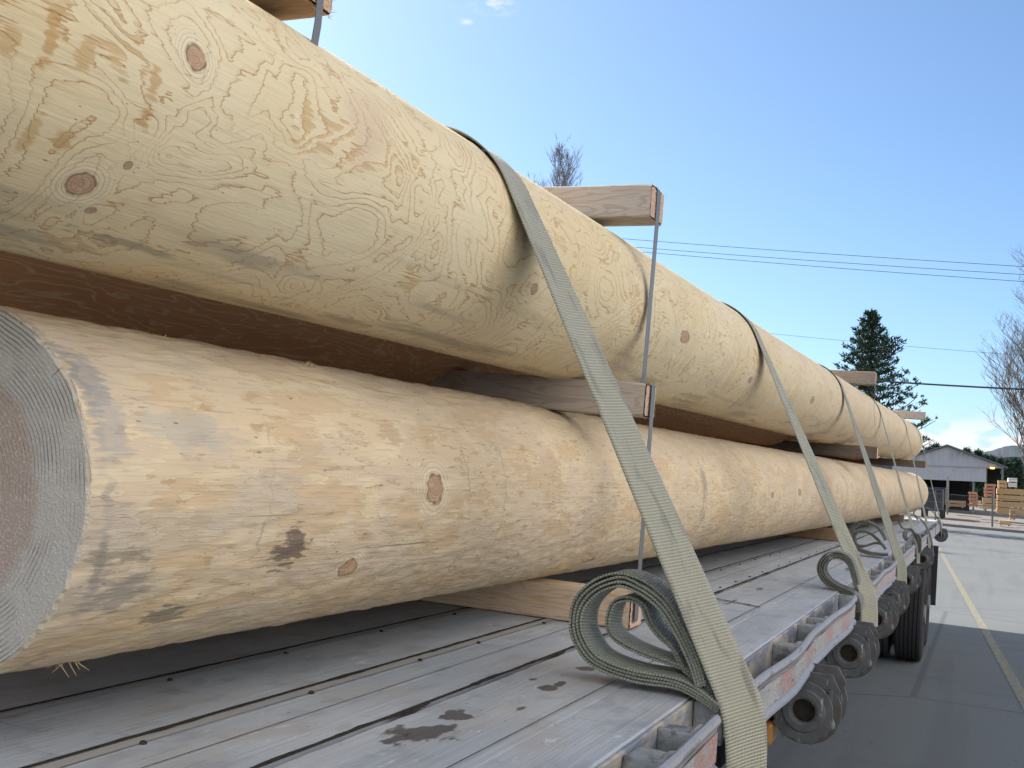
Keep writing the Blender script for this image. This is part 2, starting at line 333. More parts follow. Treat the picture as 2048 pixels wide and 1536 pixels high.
# ------------------------------------------------------------------ timber spacers (bunks)
def beam_material(name,c1,c2,c3):
    g=G(name,.75,.2); p=g.ob(); f=g.noi(p,(1.3,9,9),scale=2.2,detail=2.,dist=.6); fr=g.ma('FRACT',g.ma('MULTIPLY',f,9.))
    c=g.mix(g.noi(p,(2,40,40),detail=3.),c1,c2); c=g.mix(g.ma('MULTIPLY',g.ma('MULTIPLY',g.st(fr,.5,.8),g.st(fr,1.,.85)),.6),c,c3)
    c=g.mix(g.ma('MULTIPLY',g.st(g.noi(p,(14,260,260),detail=1.),.66,.72),.5),c,(.16,.13,.1))
    g.col(c); g.bump(g.noi(p,(6,150,150),detail=3.),.5,.003); return g.m
mGrey=beam_material('grey_spacer_wood',(.42,.365,.31),(.50,.44,.375),(.34,.265,.20))
mPink=beam_material('fresh_spacer_wood',(.56,.42,.30),(.62,.49,.36),(.50,.32,.16))
mDull=beam_material('dull_spacer_wood',(.27,.22,.175),(.33,.275,.22),(.22,.16,.12))
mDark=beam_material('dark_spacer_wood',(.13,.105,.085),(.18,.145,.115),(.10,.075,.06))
mBrown=beam_material('brown_spacer_wood',(.30,.19,.11),(.36,.24,.14),(.24,.14,.08))
g=G('spacer_end_wood',.8,.15); p=g.ob(); fr=g.ma('FRACT',g.ma('MULTIPLY',g.vm('LENGTH',g.vm('ADD',g.vm('MULTIPLY',p,(0,1,1)),(0,.03,.09))),170.))
c=g.mix(g.st(fr,.5,.9),(.62,.42,.30),(.46,.28,.18)); c=g.mix(g.ma('MULTIPLY',g.st(g.noi(p,scale=150.,detail=2.),.5,.7),.5),c,(.74,.60,.44)); g.col(c); g.bump(g.noi(p,scale=160.,detail=3.),.9,.004); mEndW=g.m
def beam(Y,xr,zb,w,h,mat,label,grp,cut=.0,xl=-3.0,tilt=0.,seed=0):
    root=empty('timber_spacer',(xr,Y,zb),label,'timber',grp,(0,tilt,0))
    L=xr-xl; V=[];Fc=[];n=60
    rnd=random.Random(seed)
    for i in range(n+1):
        x=-L*i/n; wob=.0015*mn.noise((x*4,Y,seed)); b=.006 if i==0 else .003
        for (yy,zz) in((-w/2+b,0),(w/2-b,0),(w/2,b),(w/2,h-b),(w/2-b,h),(-w/2+b,h),(-w/2,h-b),(-w/2,b)):
            V.append((x-.012*0,yy,zz+wob*2))
        if i:
            for k in range(8): Fc.append((8*(i-1)+k,8*(i-1)+(k+1)%8,8*i+(k+1)%8,8*i+k))
    meshobj('timber',V,Fc,mat,root)
    # fuzzy sawn end
    ys=14;zs=14;v2=[];f2=[]
    for a in range(ys+1):
        for b2 in range(zs+1):
            yy=(-w/2+.004)+(w-.008)*a/ys; zz=.004+(h-.008)*b2/zs
            v2.append((.0015+.003*abs(mn.noise((yy*90,zz*90,seed)))+.004*cut*(yy/w),yy,zz))
    for a in range(ys):
        for b2 in range(zs):
            q=a*(zs+1)+b2; f2.append((q,q+zs+1,q+zs+2,q+1))
    meshobj('sawn_end',v2,f2,mEndW,root)
    if seed<6:
        P=[]
        for _ in range(46):
            e=rnd.random()
            if e<.5: yy=rnd.uniform(-w/2,w/2); zz=h*rnd.choice([1.,.98]); d=Vector((rnd.uniform(0,.8),rnd.uniform(-.8,.8),rnd.uniform(.1,.7)))
            elif e<.85: yy=w/2; zz=rnd.uniform(0,h); d=Vector((rnd.uniform(.1,1),rnd.uniform(.1,1),rnd.uniform(-.4,.6)))
            else: yy=rnd.uniform(-w/2,w/2); zz=.0; d=Vector((rnd.uniform(.2,.8),rnd.uniform(-.5,.5),-rnd.uniform(.1,.5)))
            p0=Vector((-.004,yy*.97,zz)); l=rnd.uniform(.004,.016); P.append(([p0,p0+d.normalized()*l],[.0009,.0002]))
        v,f=tubes(P,3); meshobj('splinters',v,f,splmat,root)['kind']='stuff'
    return root
def topz(fn,Y): a=fn(Y); return a[1]+a[2]
def botz(fn,Y): a=fn(Y); return a[1]-a[2]
gs='timber spacers between the log layers'
# (Y, right end x, z bottom, width along Y, height)
beam(1.305,-.931,topz(upper,1.36)+.006,.10,.09,mBrown,'brown timber spacer on top of the load at the upper left corner',gs,seed=0)
beam(2.80,-.822,topz(upper,2.8)-.002,.115,.088,mGrey,'splintered grey timber spacer on top of the load, above the broad strap',gs,cut=1,seed=1)
beam(2.80,-.803,botz(upper,2.80)-.088,.10,.088,mGrey,'grey timber spacer crossed by the broad strap, between the top and bottom logs',gs,tilt=.02,seed=2)
beam(2.80,-.80,DECK+.002,.11,.092,mPink,'pale pinkish timber spacer lying on the deck behind the strap loop',gs,seed=3)
beam(8.9,-.74,topz(upper,8.9)-.003,.12,.10,mDull,'grey timber spacer on top of the load, in front of the evergreen tree',gs,seed=6)
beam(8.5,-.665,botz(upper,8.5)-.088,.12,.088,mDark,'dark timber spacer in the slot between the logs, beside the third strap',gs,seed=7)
beam(8.4,-.84,DECK+.002,.12,.09,mBrown,'brown timber spacer on the deck beneath the rough log, behind the second strap',gs,seed=8)
beam(15.1,-.615,topz(upper,15.1)-.003,.12,.10,mGrey,'farthest timber spacer on top of the load, near the shed roof',gs,seed=9)
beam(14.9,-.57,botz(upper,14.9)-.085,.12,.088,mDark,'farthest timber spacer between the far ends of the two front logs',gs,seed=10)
beam(15.0,-.8,DECK+.002,.12,.09,mBrown,'farthest timber spacer on the deck under the far end of the load',gs,seed=11)
# ------------------------------------------------------------------ steel bands
g=G('steel_band',.45,.5); p=g.ob(); g.metal(.55); g.col(g.mix(g.st(g.noi(p,(30,30,4),detail=3.),.4,.7),(.15,.155,.165),(.22,.205,.19))); mBand=g.m
def band(pts,w,label,gr='steel bands around the load'):
    root=empty('steel_band',pts[0],label,'band',gr); V=[];Fc=[]; o=Vector([float(q) for q in pts[0]])
    for i,p in enumerate(pts):
        p=Vector([float(q) for q in p])-o; d=(Vector(pts[min(i+1,len(pts)-1)])-Vector(pts[max(i-1,0)])).normalized(); nrm=Vector((0,1,0)).cross(d)*.0006
        for s,q in((-1,-1),(1,-1),(1,1),(-1,1)): V.append(p+Vector((0,s*w/2,0))+nrm*q)
        if i:
            for k in range(4): Fc.append((4*(i-1)+k,4*(i-1)+(k+1)%4,4*i+(k+1)%4,4*i+k))
    meshobj('strip',V,Fc,mBand,root); return root
def bandset(Y,xt,zt,xm,zmt,zmb,xb,zbb,w,la,lb):
    band([(-3.0,Y,zt+.002),(xt+.001,Y,zt+.002),(xt+.005,Y,zt-.004),(xt+.005,Y,zt-.09),(xm-.022,Y+.01,zmt+.03),(xm-.026,Y+.01,zmt+.002)],w,la)
    band([(xm-.02,Y,zmt+.002),(xm+.001,Y,zmt+.002),(xm+.009,Y,zmt-.004),(xm+.009,Y,zmb),(xb+.009,Y-.02,zbb+.09),(xb+.009,Y-.02,zbb+.03),(xb+.007,Y-.02,zbb+.02)],w,lb)
z1=topz(upper,2.8)-.002; z2=botz(upper,2.80)
bandset(2.80,-.822,z1+.088,-.803,z2,z2-.09,-.80,DECK,.034,'grey steel band hanging from the splintered top spacer across the top log','grey steel band running down from the middle spacer end across the bottom log')
band([(-3.,1.315,topz(upper,1.36)+.098),(-.931,1.315,topz(upper,1.36)+.098),(-.925,1.315,topz(upper,1.36)+.09),(-.925,1.315,topz(upper,1.36)-.02),(-.935,1.315,topz(upper,1.36)-.13)],.017,'dark steel band at the brown spacer in the upper left corner')
z1=topz(upper,8.9); z2=botz(upper,8.5)
band([(-3,8.9,z1+.099),(-.738,8.9,z1+.099),(-.732,8.9,z1+.09),(-.74,8.9,z1-.2),(-.69,8.7,z2+.02)],.019,'thin steel band hanging from the spacer in front of the evergreen tree')
z1=topz(upper,15.1)
band([(-3,15.1,z1+.099),(-.613,15.1,z1+.099),(-.607,15.1,z1+.09),(-.60,15.1,z1-.3),(-.56,15.0,2.2)],.012,'thin steel band at the farthest top spacer near the shed')
# ------------------------------------------------------------------ webbing straps
def web_material(name,c1,c2,dirty):
    g=G(name,.55,.35); P=g.uv(); s=g.sep(P)
    rib=g.ma('SINE',g.ma('MULTIPLY',g.ma('ADD',s[0],g.ma('MULTIPLY',s[1],.12)),2*PI/.0062))
    wv=g.ma('SINE',g.ma('MULTIPLY',s[1],2*PI/.0035)); edge=g.st(g.ma('ABSOLUTE',s[1]),.046,.05)
    h=g.ma('ADD',g.ma('MULTIPLY',rib,.5),g.ma('MULTIPLY',wv,.2))
    c=g.mix(g.noi(P,(9,30,1),detail=4.),c1,c2)
    c=g.mix(g.ma('MULTIPLY',g.st(rib,.3,-.9),.5),c,tuple(q*.45 for q in c1))
    c=g.mix(g.ma('MULTIPLY',edge,.25),c,(.42,.44,.38))
    dn=g.noi(P,(5,22,1),scale=1.4,detail=4.,off=(2,6,0)); c=g.mix(g.ma('MULTIPLY',g.st(dn,.54,.66),dirty),c,(.13,.12,.09))
    # warp snags: short dark threads along the strap
    sn=g.noi(P,(26,330,1),detail=1.); sm=g.ma('MULTIPLY',g.st(sn,.70,.76),g.st(g.noi(P,(4,40,1),detail=1.,off=(9,9,0)),.5,.6)); c=g.mix(g.ma('MULTIPLY',sm,.8),c,(.07,.075,.06))
    g.col(c); g.bump(h,1.,.0022); g.b.inputs['Sheen Weight'].default_value=.3; return g.m
mWeb=web_material('grey_green_webbing',(.375,.35,.24),(.47,.44,.32),.6)
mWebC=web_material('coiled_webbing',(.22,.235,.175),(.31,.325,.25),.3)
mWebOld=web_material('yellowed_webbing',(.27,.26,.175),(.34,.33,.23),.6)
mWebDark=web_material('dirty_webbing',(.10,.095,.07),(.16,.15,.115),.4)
def ribbon(name,pts,wv,th,mat,parent,nrmhint=None,curve=.0):
    """pts centres, wv half-width vectors; thick woven band with slightly rounded cross-section"""
    K=9; V=[];U=[];Fc=[]; L=0
    pts=[Vector([float(q) for q in p]) for p in pts]; wv=[Vector([float(q) for q in p]) for p in wv]
    ring=[]
    for j in range(K): t=-1+2*j/(K-1); ring.append((t,.5*(1-.35*abs(t)**6)))
    for j in range(K-1,-1,-1): t=-1+2*j/(K-1); ring.append((t,-.5*(1-.35*abs(t)**6)))
    R=len(ring)
    for i,p in enumerate(pts):
        if i: L+=(p-pts[i-1]).length
        d=(pts[min(i+1,len(pts)-1)]-pts[max(i-1,0)]).normalized(); w=wv[i]; n=w.normalized().cross(d).normalized()
        hw=w.length
        for (t,q) in ring:
            V.append(p+w*t+n*(q*th+curve*(1-t*t)-curve*.6)); U.append((L,t*.05))
        if i:
            for k in range(R):
                k2=(k+1)%R; Fc.append((R*(i-1)+k,R*(i-1)+k2,R*i+k2,R*i+k))
    return meshobj(name,V,Fc,mat,parent,True,U)
def dense(pts,n=6,closed=False):
    """Catmull-Rom"""
    out=[]; P=[np.array(p,float) for p in pts]
    for i in range(len(P)-1):
        a=P[i-1] if i else 2*P[0]-P[1]; b=P[i]; c=P[i+1]; d=P[i+2] if i+2<len(P) else 2*P[-1]-P[-2]
        for k in range(n):
            t=k/n; out.append(.5*((2*b)+(-a+c)*t+(2*a-5*b+4*c-d)*t*t+(-a+3*b-3*c+d)*t**3))
    out.append(P[-1]); return out
def strap(Yt,Yb,w,phi,mat,label,curls,tmat,xb=-.385,zb=1.455,lowz=1.30,wlow=None,fold=False,th=.0035):
    xc,zc,r=upper(Yt); r+=.004
    d=(xb-xc,zb-zc); Ld=math.hypot(*d); be=math.atan2(d[1],d[0]); t=be+math.acos(r/Ld)
    root=empty('cargo_strap',(xb,Yb,zb),label,'strap','webbing straps tying the load down')
    o=Vector((xb,Yb,zb)); pts=[];wv=[]
    for xx in np.linspace(-3.05,xc,14)[:-1]: pts.append((xx,Yt,zc+r)); wv.append((0,w/2,0))
    for a in np.linspace(PI/2,t,18): pts.append((xc+r*math.cos(a),Yt,zc+r*math.sin(a))); wv.append((0,w/2,0))
    A=np.array([xc+r*math.cos(t),Yt,zc+r*math.sin(t)]); Bp=np.array([xb,Yb,zb])
    for k in np.linspace(0,1,34)[1:]:
        p=math.radians(phi)*k; pts.append(A+(Bp-A)*k); wv.append((math.sin(p)*w/2,math.cos(p)*w/2,0))
    wl=wlow or w; dd=(Bp-A)/np.linalg.norm(Bp-A)
    for k in np.linspace(0,1,14)[1:]:
        p=math.radians(phi); s=k*(zb-lowz); bl=math.exp(-k*4)
        pts.append(Bp+np.array([dd[0]*.05*(1-bl)*.9+.004*k,.0,-s])); ww=w+(wl-w)*k; wv.append((math.sin(p)*ww/2,math.cos(p)*ww/2,0))
    pts=[Vector([float(q) for q in p])-o for p in pts]
    ribbon('webbing',pts,wv,th,mat,root,curve=.004 if w>.1 else .002)
    if fold:   # folded second edge riding beside the strap on the rail
        i0=len(pts)-30; pp=[];ww=[]
        for i in range(i0,len(pts)):
            k=(i-i0)/29.; wvv=Vector([float(q) for q in wv[i]]); off=wvv*(.72+.36*k)+Vector((-.010+.0*k,.012,-.004)); pp.append(pts[i]+off); ww.append(wvv.normalized()*(.004+.016*k)+Vector((-.006,.004,0)))
        ribbon('folded_edge',pp,ww,.005,mWebOld,root,curve=.003)
    for (Y0,wid,layers,lt,px,m2) in curls:
        c2=[unp(x,y,1,Y0) for x,y in px]; c2=dense([(c[0],c[2]) for c in c2],6)
        cen=np.mean(np.array(c2),axis=0)
        for li in range(layers):
            pp=[]
            for i,c in enumerate(c2):
                d=c2[min(i+1,len(c2)-1)]-c2[max(i-1,0)]; n=np.array([d[1],-d[0]]); n=n/np.linalg.norm(n)
                k=math.sin(PI*min(1,i/(len(c2)-1)*1.0))
                q=c+n*(li*lt*(.55+.45*k)+ .0015*mn.noise((i*.15,li*3.,Y0)))
                pp.append(Vector((float(q[0]),Y0+wid/2+.003*mn.noise((i*.08,li*5.,1))-.002*li,float(q[1])))-o)
            ribbon('folded_tail',pp,[(0,wid/2,0)]*len(pp),min(lt*.8,.0062),m2,root,curve=.0006)
    return root
# traced side profiles of the folded spare webbing (each stands in one vertical plane beside the strap)
c1o=[(1434,1425),(1395,1398),(1349,1376),(1264,1362),(1188,1334),(1152,1292),(1139,1248),(1149,1200),(1184,1163),(1230,1147),(1264,1153),(1305,1176),(1338,1208),(1366,1256),(1396,1325),(1408,1372)]
c1i=[(1425,1385),(1385,1352),(1358,1336),(1287,1311),(1241,1290),(1217,1266),(1212,1238),(1222,1208),(1240,1196),(1262,1196),(1287,1210),(1300,1242),(1318,1268),(1345,1294),(1368,1336),(1395,1362)]
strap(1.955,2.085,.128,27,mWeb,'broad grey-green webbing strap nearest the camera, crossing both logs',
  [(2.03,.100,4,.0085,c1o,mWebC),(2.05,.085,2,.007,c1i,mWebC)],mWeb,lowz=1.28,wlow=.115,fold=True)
c2o=[(1713,1225),(1709,1200),(1687,1187),(1668,1180),(1650,1168),(1638,1152),(1634.5,1139),(1638,1122),(1650,1109),(1664,1105),(1680,1106),(1695,1113),(1706,1128),(1712,1150),(1716,1170)]
c2t=[(1716,1185),(1705,1170),(1693,1160),(1680,1152),(1668,1156),(1655,1146),(1651,1138),(1657,1128)]
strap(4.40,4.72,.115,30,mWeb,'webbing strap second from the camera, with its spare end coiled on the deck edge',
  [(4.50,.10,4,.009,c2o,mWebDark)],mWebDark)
c3o=[(1774,1112),(1745,1110),(1722,1104),(1705,1094),(1698,1078),(1700,1058),(1713,1045),(1728,1041),(1743,1046),(1760,1058),(1772,1080)]
c3i=[(1770,1100),(1762,1090),(1748,1088),(1730,1094),(1712,1092),(1706,1078),(1710,1066),(1724,1062),(1742,1068),(1760,1084)]
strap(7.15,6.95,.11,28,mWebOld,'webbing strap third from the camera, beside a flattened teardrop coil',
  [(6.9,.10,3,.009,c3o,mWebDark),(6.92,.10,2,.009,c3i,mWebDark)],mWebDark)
c4o=[(1838,1105),(1837,1078),(1829,1072),(1818,1083),(1808,1078),(1806,1067),(1812,1059),(1822,1058),(1830,1066)]
strap(9.75,9.2,.062,20,mWebOld,'thin looking webbing strap fourth from the camera, with a round roll of spare webbing',
  [(9.2,.10,3,.012,c4o,mWebDark)],mWebDark)
c5o=[(1866,1112),(1863,1090),(1857,1066),(1846,1046),(1832,1034),(1815,1029),(1804,1033),(1800,1045),(1806,1056),(1820,1058)]
strap(12.95,11.7,.062,20,mWebOld,'webbing strap fifth from the camera, arching over the trailer edge by the rear wheel',
  [(11.4,.10,2,.012,c5o,mWebDark)],mWebDark)
c6o=[(1882,1075),(1880,1050),(1872,1033),(1860,1020),(1846,1016),(1834,1019),(1828,1028),(1836,1040)]
strap(15.6,16.2,.05,15,mWebOld,'farthest webbing strap, at the far ends of the logs',
  [(15.6,.10,2,.014,c6o,mWebDark)],mWebDark)
# ------------------------------------------------------------------ trailer
TR=empty('flatbed_trailer',(-1.75,9,0),'grey flatbed trailer with worn plank deck, bent rub rail and red and white reflective tape','trailer')
def tp(name,bm,mat,bev=0,smooth=False,parent=None):
    o=bmobj(name,bm,mat,parent or TR,smooth,bev)
    if parent is None: o.matrix_parent_inverse=Matrix.Translation((1.75,-9,0))
    return o
g=G('deck_paint',.55,.35); P=g.pos(); s=g.sep(P)
low=g.noi(P,(3,.9,1),scale=2.,detail=4.); gr=g.noi(P,(150,3,1),detail=4.); fine=g.noi(P,(400,14,1),detail=2.)
c=g.mix(g.st(low,.35,.65),(.33,.36,.395),(.41,.43,.455)); c=g.mix(g.ma('MULTIPLY',g.st(gr,.5,.72),.35),c,(.52,.53,.535)); c=g.mix(g.ma('MULTIPLY',g.st(gr,.45,.25),.3),c,(.26,.26,.28))
c=g.mix(g.ma('MULTIPLY',g.st(g.noi(P,(4,2,1),scale=2.,detail=4.,off=(5,5,5)),.50,.68),.5),c,(.36,.33,.30)); c=g.mix(g.ma('MULTIPLY',g.st(g.noi(P,(9,5,1),scale=2.,detail=5.,off=(1,6,2)),.52,.66),.45),c,(.24,.25,.27)); dg=g.vor(P,(70,55,1)); dq=g.vor(P,(70,55,1),out=1); c=g.mix(g.ma('MULTIPLY',g.ma('MULTIPLY',g.st(dg,.16,.08),g.ma('GREATER_THAN',g.sep(dq)[0],.86)),.75),c,(.07,.06,.05))
wsp=g.ma('MULTIPLY',g.st(g.noi(P,(60,22,1),detail=3.),.62,.72),g.st(g.noi(P,(3,2,1),scale=2.,detail=2.,off=(8,1,1)),.48,.6)); c=g.mix(g.ma('MULTIPLY',wsp,.6),c,(.60,.62,.66))
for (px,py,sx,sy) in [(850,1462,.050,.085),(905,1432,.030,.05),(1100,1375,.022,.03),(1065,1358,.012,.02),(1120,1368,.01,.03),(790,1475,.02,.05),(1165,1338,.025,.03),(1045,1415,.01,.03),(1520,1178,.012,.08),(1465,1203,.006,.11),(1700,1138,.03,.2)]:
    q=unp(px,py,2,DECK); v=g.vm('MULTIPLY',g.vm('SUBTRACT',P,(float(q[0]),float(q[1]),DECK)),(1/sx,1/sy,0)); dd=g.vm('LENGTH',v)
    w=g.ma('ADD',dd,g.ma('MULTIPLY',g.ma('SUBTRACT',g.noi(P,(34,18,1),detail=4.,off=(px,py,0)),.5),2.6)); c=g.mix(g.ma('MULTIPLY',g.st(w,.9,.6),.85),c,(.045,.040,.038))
sc=g.ma('MULTIPLY',g.st(g.noi(P,(5,80,1),detail=2.,off=(3,8,0)),.70,.74),.4); c=g.mix(sc,c,(.16,.15,.16))
g.col(c); g.bump(g.ma('ADD',g.ma('ADD',gr,g.ma('MULTIPLY',fine,.5)),g.ma('MULTIPLY',wsp,-.4)),.4,.003); mDeck=g.m
g=G('deck_edge_wood',.75,.2); P=g.pos(); n=g.noi(P,(2,3,8),scale=2.5,detail=4.); c=g.mix(g.st(n,.42,.62),(.20,.22,.27),(.46,.40,.33)); c=g.mix(g.ma('MULTIPLY',g.st(g.noi(P,(60,9,160),detail=3.),.55,.7),.5),c,(.15,.15,.17)); g.col(c); g.bump(g.noi(P,(60,6,160),detail=3.),.5,.003); mEdge=g.m
g=G('dark_grime',.9,.1); P=g.pos(); g.col(g.mix(g.noi(P,scale=40.,detail=3.),(.02,.017,.014),(.06,.05,.04))); g.bump(g.noi(P,scale=90.,detail=3.),.8,.006); mGrime=g.m
# boards: cross sections; x edges right to left
edges=[-.470,-.600,-.8195,-.925,-1.030,-1.255,-1.50,-1.72,-1.95,-2.18,-2.40,-2.62,-2.85,-3.03]
rnd=random.Random(3); Y0,Y1=.25,17.6
for i in range(len(edges)-1):
    xr,xl=edges[i],edges[i+1]; V=[];Fc=[]
    gap=[.0015,.0055,.0012,.0015,.0035,.004,.003,.004,.003,.004,.003,.004,.003][i]
    bevel=i in(4,5,7)
    ys=list(np.arange(Y0,6,.03))+list(np.arange(6,Y1+.01,.2))
    prof=6
    for j,Y in enumerate(ys):
        rag=(.0035*abs(mn.noise((Y*9,i*3.3,0)))+.003*abs(mn.noise((Y*38,i*3.3,2)))) if i in(1,2) else .001*abs(mn.noise((Y*20,i,0)))
        zt=DECK+.0012*mn.noise((Y*2,i*5,1))-.0006*(i%2)
        right=xr-(rag if i==2 else .0015*abs(mn.noise((Y*15,i,8)))); left=xl+gap+(rag if i in(1,) else .001*abs(mn.noise((Y*15,i,5))))
        if bevel:  # raised bevelled lip on the side of the dark joint
            pr=[(right,zt-.05),(right,zt-.002),(right-.004,zt-.0005),((right+left)/2,zt),(left,zt),(left,zt-.05)]
        else: pr=[(right,zt-.05),(right,zt-.003),(right-.003,zt),((right+left)/2,zt+.0004),(left+.003,zt),(left,zt-.05)]
        for (x_,z_) in pr: V.append((x_+1.75,Y-9,z_))
        if j:
            for k in range(prof-1): Fc.append((prof*(j-1)+k,prof*(j-1)+k+1,prof*j+k+1,prof*j+k))
    Fc.append(tuple(range(prof))); Fc.append(tuple(reversed([prof*(len(ys)-1)+k for k in range(prof)])))
    meshobj('deck_board',V,Fc,mDeck,TR,False)
bm=bmesh.new(); box(bm,-3.03,-.485,Y0+.01,Y1-.01,DECK-.065,DECK-.045); tp('deck_underlay',bm,mGrime)
g=G('worn_beige_wood',.8,.15); P=g.pos(); c=g.mix(g.noi(P,(60,3,1),detail=4.),(.24,.235,.225),(.38,.355,.32)); c=g.mix(g.st(g.noi(P,(10,2.5,1),detail=3.),.5,.65),c,(.28,.29,.31)); g.col(c); mLip=g.m
def strip(name,x0,x1,ya,yb,z,mat,ra,rb,fq,sd):
    V=[];Fc=[];ys=list(np.arange(ya,min(yb,5.5),.012))+list(np.arange(5.5,yb,.1))
    for j,Y in enumerate(ys):
        V+=[(x0-ra*max(0,mn.noise((Y*fq,sd,1))+.35*mn.noise((Y*fq*5,sd,2)))+1.75,Y-9,z),(x1+rb*max(0,mn.noise((Y*fq,sd,7))+.35*mn.noise((Y*fq*5,sd,8)))+1.75,Y-9,z)]
        if j: q=2*j; Fc.append((q-2,q-1,q+1,q))
    meshobj(name,V,Fc,mat,TR)
for k_,(xj,wj,ra,rb) in enumerate([(-.8205,.009,.010,.018),(-1.0315,.008,.005,.010),(-1.2565,.008,.005,.010),(-1.5015,.008,.004,.006),(-1.7215,.005,.004,.006),(-1.9515,.005,.004,.006),(-2.1815,.005,.004,.006)]):
    strip('joint_grime',xj-wj/2,xj+wj/2,.26,17.5,DECK+.0028,mGrime,ra,rb,6.,k_*3.1)
    if k_ in(1,2,3): strip('worn_lip',xj+wj/2,xj+.027,.26,17.5,DECK+.0016,mLip,.0,.004,3.,k_)
strip('joint_grime',-.6265,-.6245,.26,17.5,DECK+.0028,mGrime,.001,.0015,9.,31.)
strip('joint_grime',-.9270,-.9250,.26,17.5,DECK+.0028,mGrime,.001,.002,9.,37.)
V=[];Fc=[]
for j in range(40):
    x_=-.815+.20*j/39; q=.0035+.005*max(0,mn.noise((x_*60,1,1))); yc=3.72-.10*j/39+.01*mn.noise((x_*20,2,2)); V+=[(x_+1.75,yc-q*2-9,DECK+.003),(x_+1.75,yc+q*2-9,DECK+.003)]
    if j: q=2*j; Fc.append((q-2,q-1,q+1,q))
meshobj('joint_grime',V,Fc,mGrime,TR)
# board end joint: thin dark slot with worn edges, nails
nail0=None
for (X,rngs) in((-1.262,(.6,7)),(-1.037,(.6,7)),(-.828,(3,10))):
    yy=rngs[0]+.22
    while yy<rngs[1]:
        if nail0 is None:
            bm=bmesh.new(); cyl(bm,(0,0,0),(0,0,1),.0055,.0035,10,.0035); nail0=bmobj('nail',bm,mGrime,TR); nn=nail0
        else: nn=nail0.copy(); C.objects.link(nn)
        nn.location=((X+.034 if X<-.9 else X-.02)+1.75,yy-9,DECK+.0025); yy+=.36+rnd.uniform(-.09,.09)
# side channel under the deck edge, bearer face of edge board
bm=bmesh.new(); box(bm,-.4695,-.462,Y0,Y1,DECK-.09,DECK-.004); tp('edge_strip',bm,mEdge,.002)
g=G('galvanised_metal',.6,.5); P=g.pos(); g.metal(.25); c=g.mix(g.noi(P,scale=45.,detail=4.,rough=.65),(.17,.18,.185),(.38,.40,.40)); c=g.mix(g.ma('MULTIPLY',g.st(g.noi(P,scale=22.,detail=4.,off=(4,4,4)),.55,.66),.75),c,(.09,.085,.08)); g.col(c); g.bump(g.noi(P,scale=70.,detail=3.),.7,.004); mGal=g.m
g=G('rail_metal',.45,.5); P=g.pos(); g.metal(.3); c=g.mix(g.noi(P,(20,5,20),scale=2.,detail=4.),(.25,.245,.26),(.36,.345,.35)); c=g.mix(g.ma('MULTIPLY',g.st(g.noi(P,(60,12,60),detail=3.),.60,.68),.7),c,(.12,.10,.10)); g.col(c); g.bump(g.noi(P,scale=25.,detail=3.),.5,.006); mRail=g.m
def railx(Y): return -.395+.006*math.sin(Y*5.1)*math.exp(-((Y-3)/3)**2)+.004*mn.noise((Y*3,1,1))
def railz(Y): return DECK-.002+.004*mn.noise((Y*2.3,7,1))
secs=[(.3,1.94),(2.26,4.36),(4.95,6.72),(7.1,8.95),(9.4,11.4),(11.9,13.9),(14.2,15.9),(16.3,17.6)]
g=G('reflective_tape_mat',.35,.5); P=g.pos(); s=g.sep(P); fr=g.ma('FRACT',g.ma('ADD',g.ma('MULTIPLY',s[1],2.35),.43))
hexa=g.vor(P,scale=160.,feat='DISTANCE_TO_EDGE'); red=g.st(fr,.50,.51)
c=g.mix(red,(.43,.40,.39),(.45,.22,.18)); far=g.st(s[1],3.0,5.,0.,.65); c=g.mix(far,c,(.42,.27,.25))
c=g.mix(g.ma('MULTIPLY',g.st(g.noi(P,(30,8,30),scale=2.,detail=4.),.45,.6),.8),c,(.34,.32,.335)); 
c=g.mix(g.ma('MULTIPLY',g.st(g.noi(P,(90,14,60),detail=3.,off=(2,2,2)),.64,.68),.9),c,(.04,.035,.04))
c=g.mix(g.ma('MULTIPLY',g.st(hexa,.08,.02),.35),c,(.75,.74,.74)); g.col(c); g.metal(.35); g.bump(g.ma('ADD',g.noi(P,scale=60.,detail=4.),g.ma('MULTIPLY',hexa,.8)),.8,.004); mTape=g.m
for si,(a,b) in enumerate(secs):
    n=max(6,int((b-a)/.05)); ys=np.linspace(a,b,n)
    prof=[(-.006,-.090),(-.006,-.006),(-.002,.002),(.004,.005),(.010,.002),(.013,-.006),(.010,-.014),(.006,-.020),(.006,-.080),(.016,-.088),(.016,-.095),(-.002,-.095)]
    V=[];Fc=[];m=len(prof)
    for j,Y in enumerate(ys):
        x,z=railx(Y),railz(Y); bend=.004*mn.noise((Y*6,3,1))
        for (px_,pz_) in prof: V.append((x+px_+(bend if pz_<-.03 else 0)+1.75,Y-9,z+pz_+(bend if pz_<-.03 else 0)))
        if j:
            for k in range(m): Fc.append((m*(j-1)+k,m*(j-1)+(k+1)%m,m*j+(k+1)%m,m*j+k))
    Fc.append(tuple(range(m))); Fc.append(tuple(reversed(range(m*(n-1),m*n))))
    meshobj('rub_rail',V,Fc,mRail,TR,False)
    V=[];Fc=[]
    for j,Y in enumerate(ys):
        x,z=railx(Y),railz(Y); bend=.004*mn.noise((Y*6,3,1))
        top=-.024-.002*max(0,mn.noise((Y*30,9,1)))
        V+= [(x+.0085+bend+1.75,Y-9,z+top+bend),(x+.0085+bend+1.75,Y-9,z-.076+bend)]
        if j: q=2*j; Fc.append((q-2,q-1,q+1,q))
    meshobj('reflective_tape',V,Fc,mTape,TR,True)
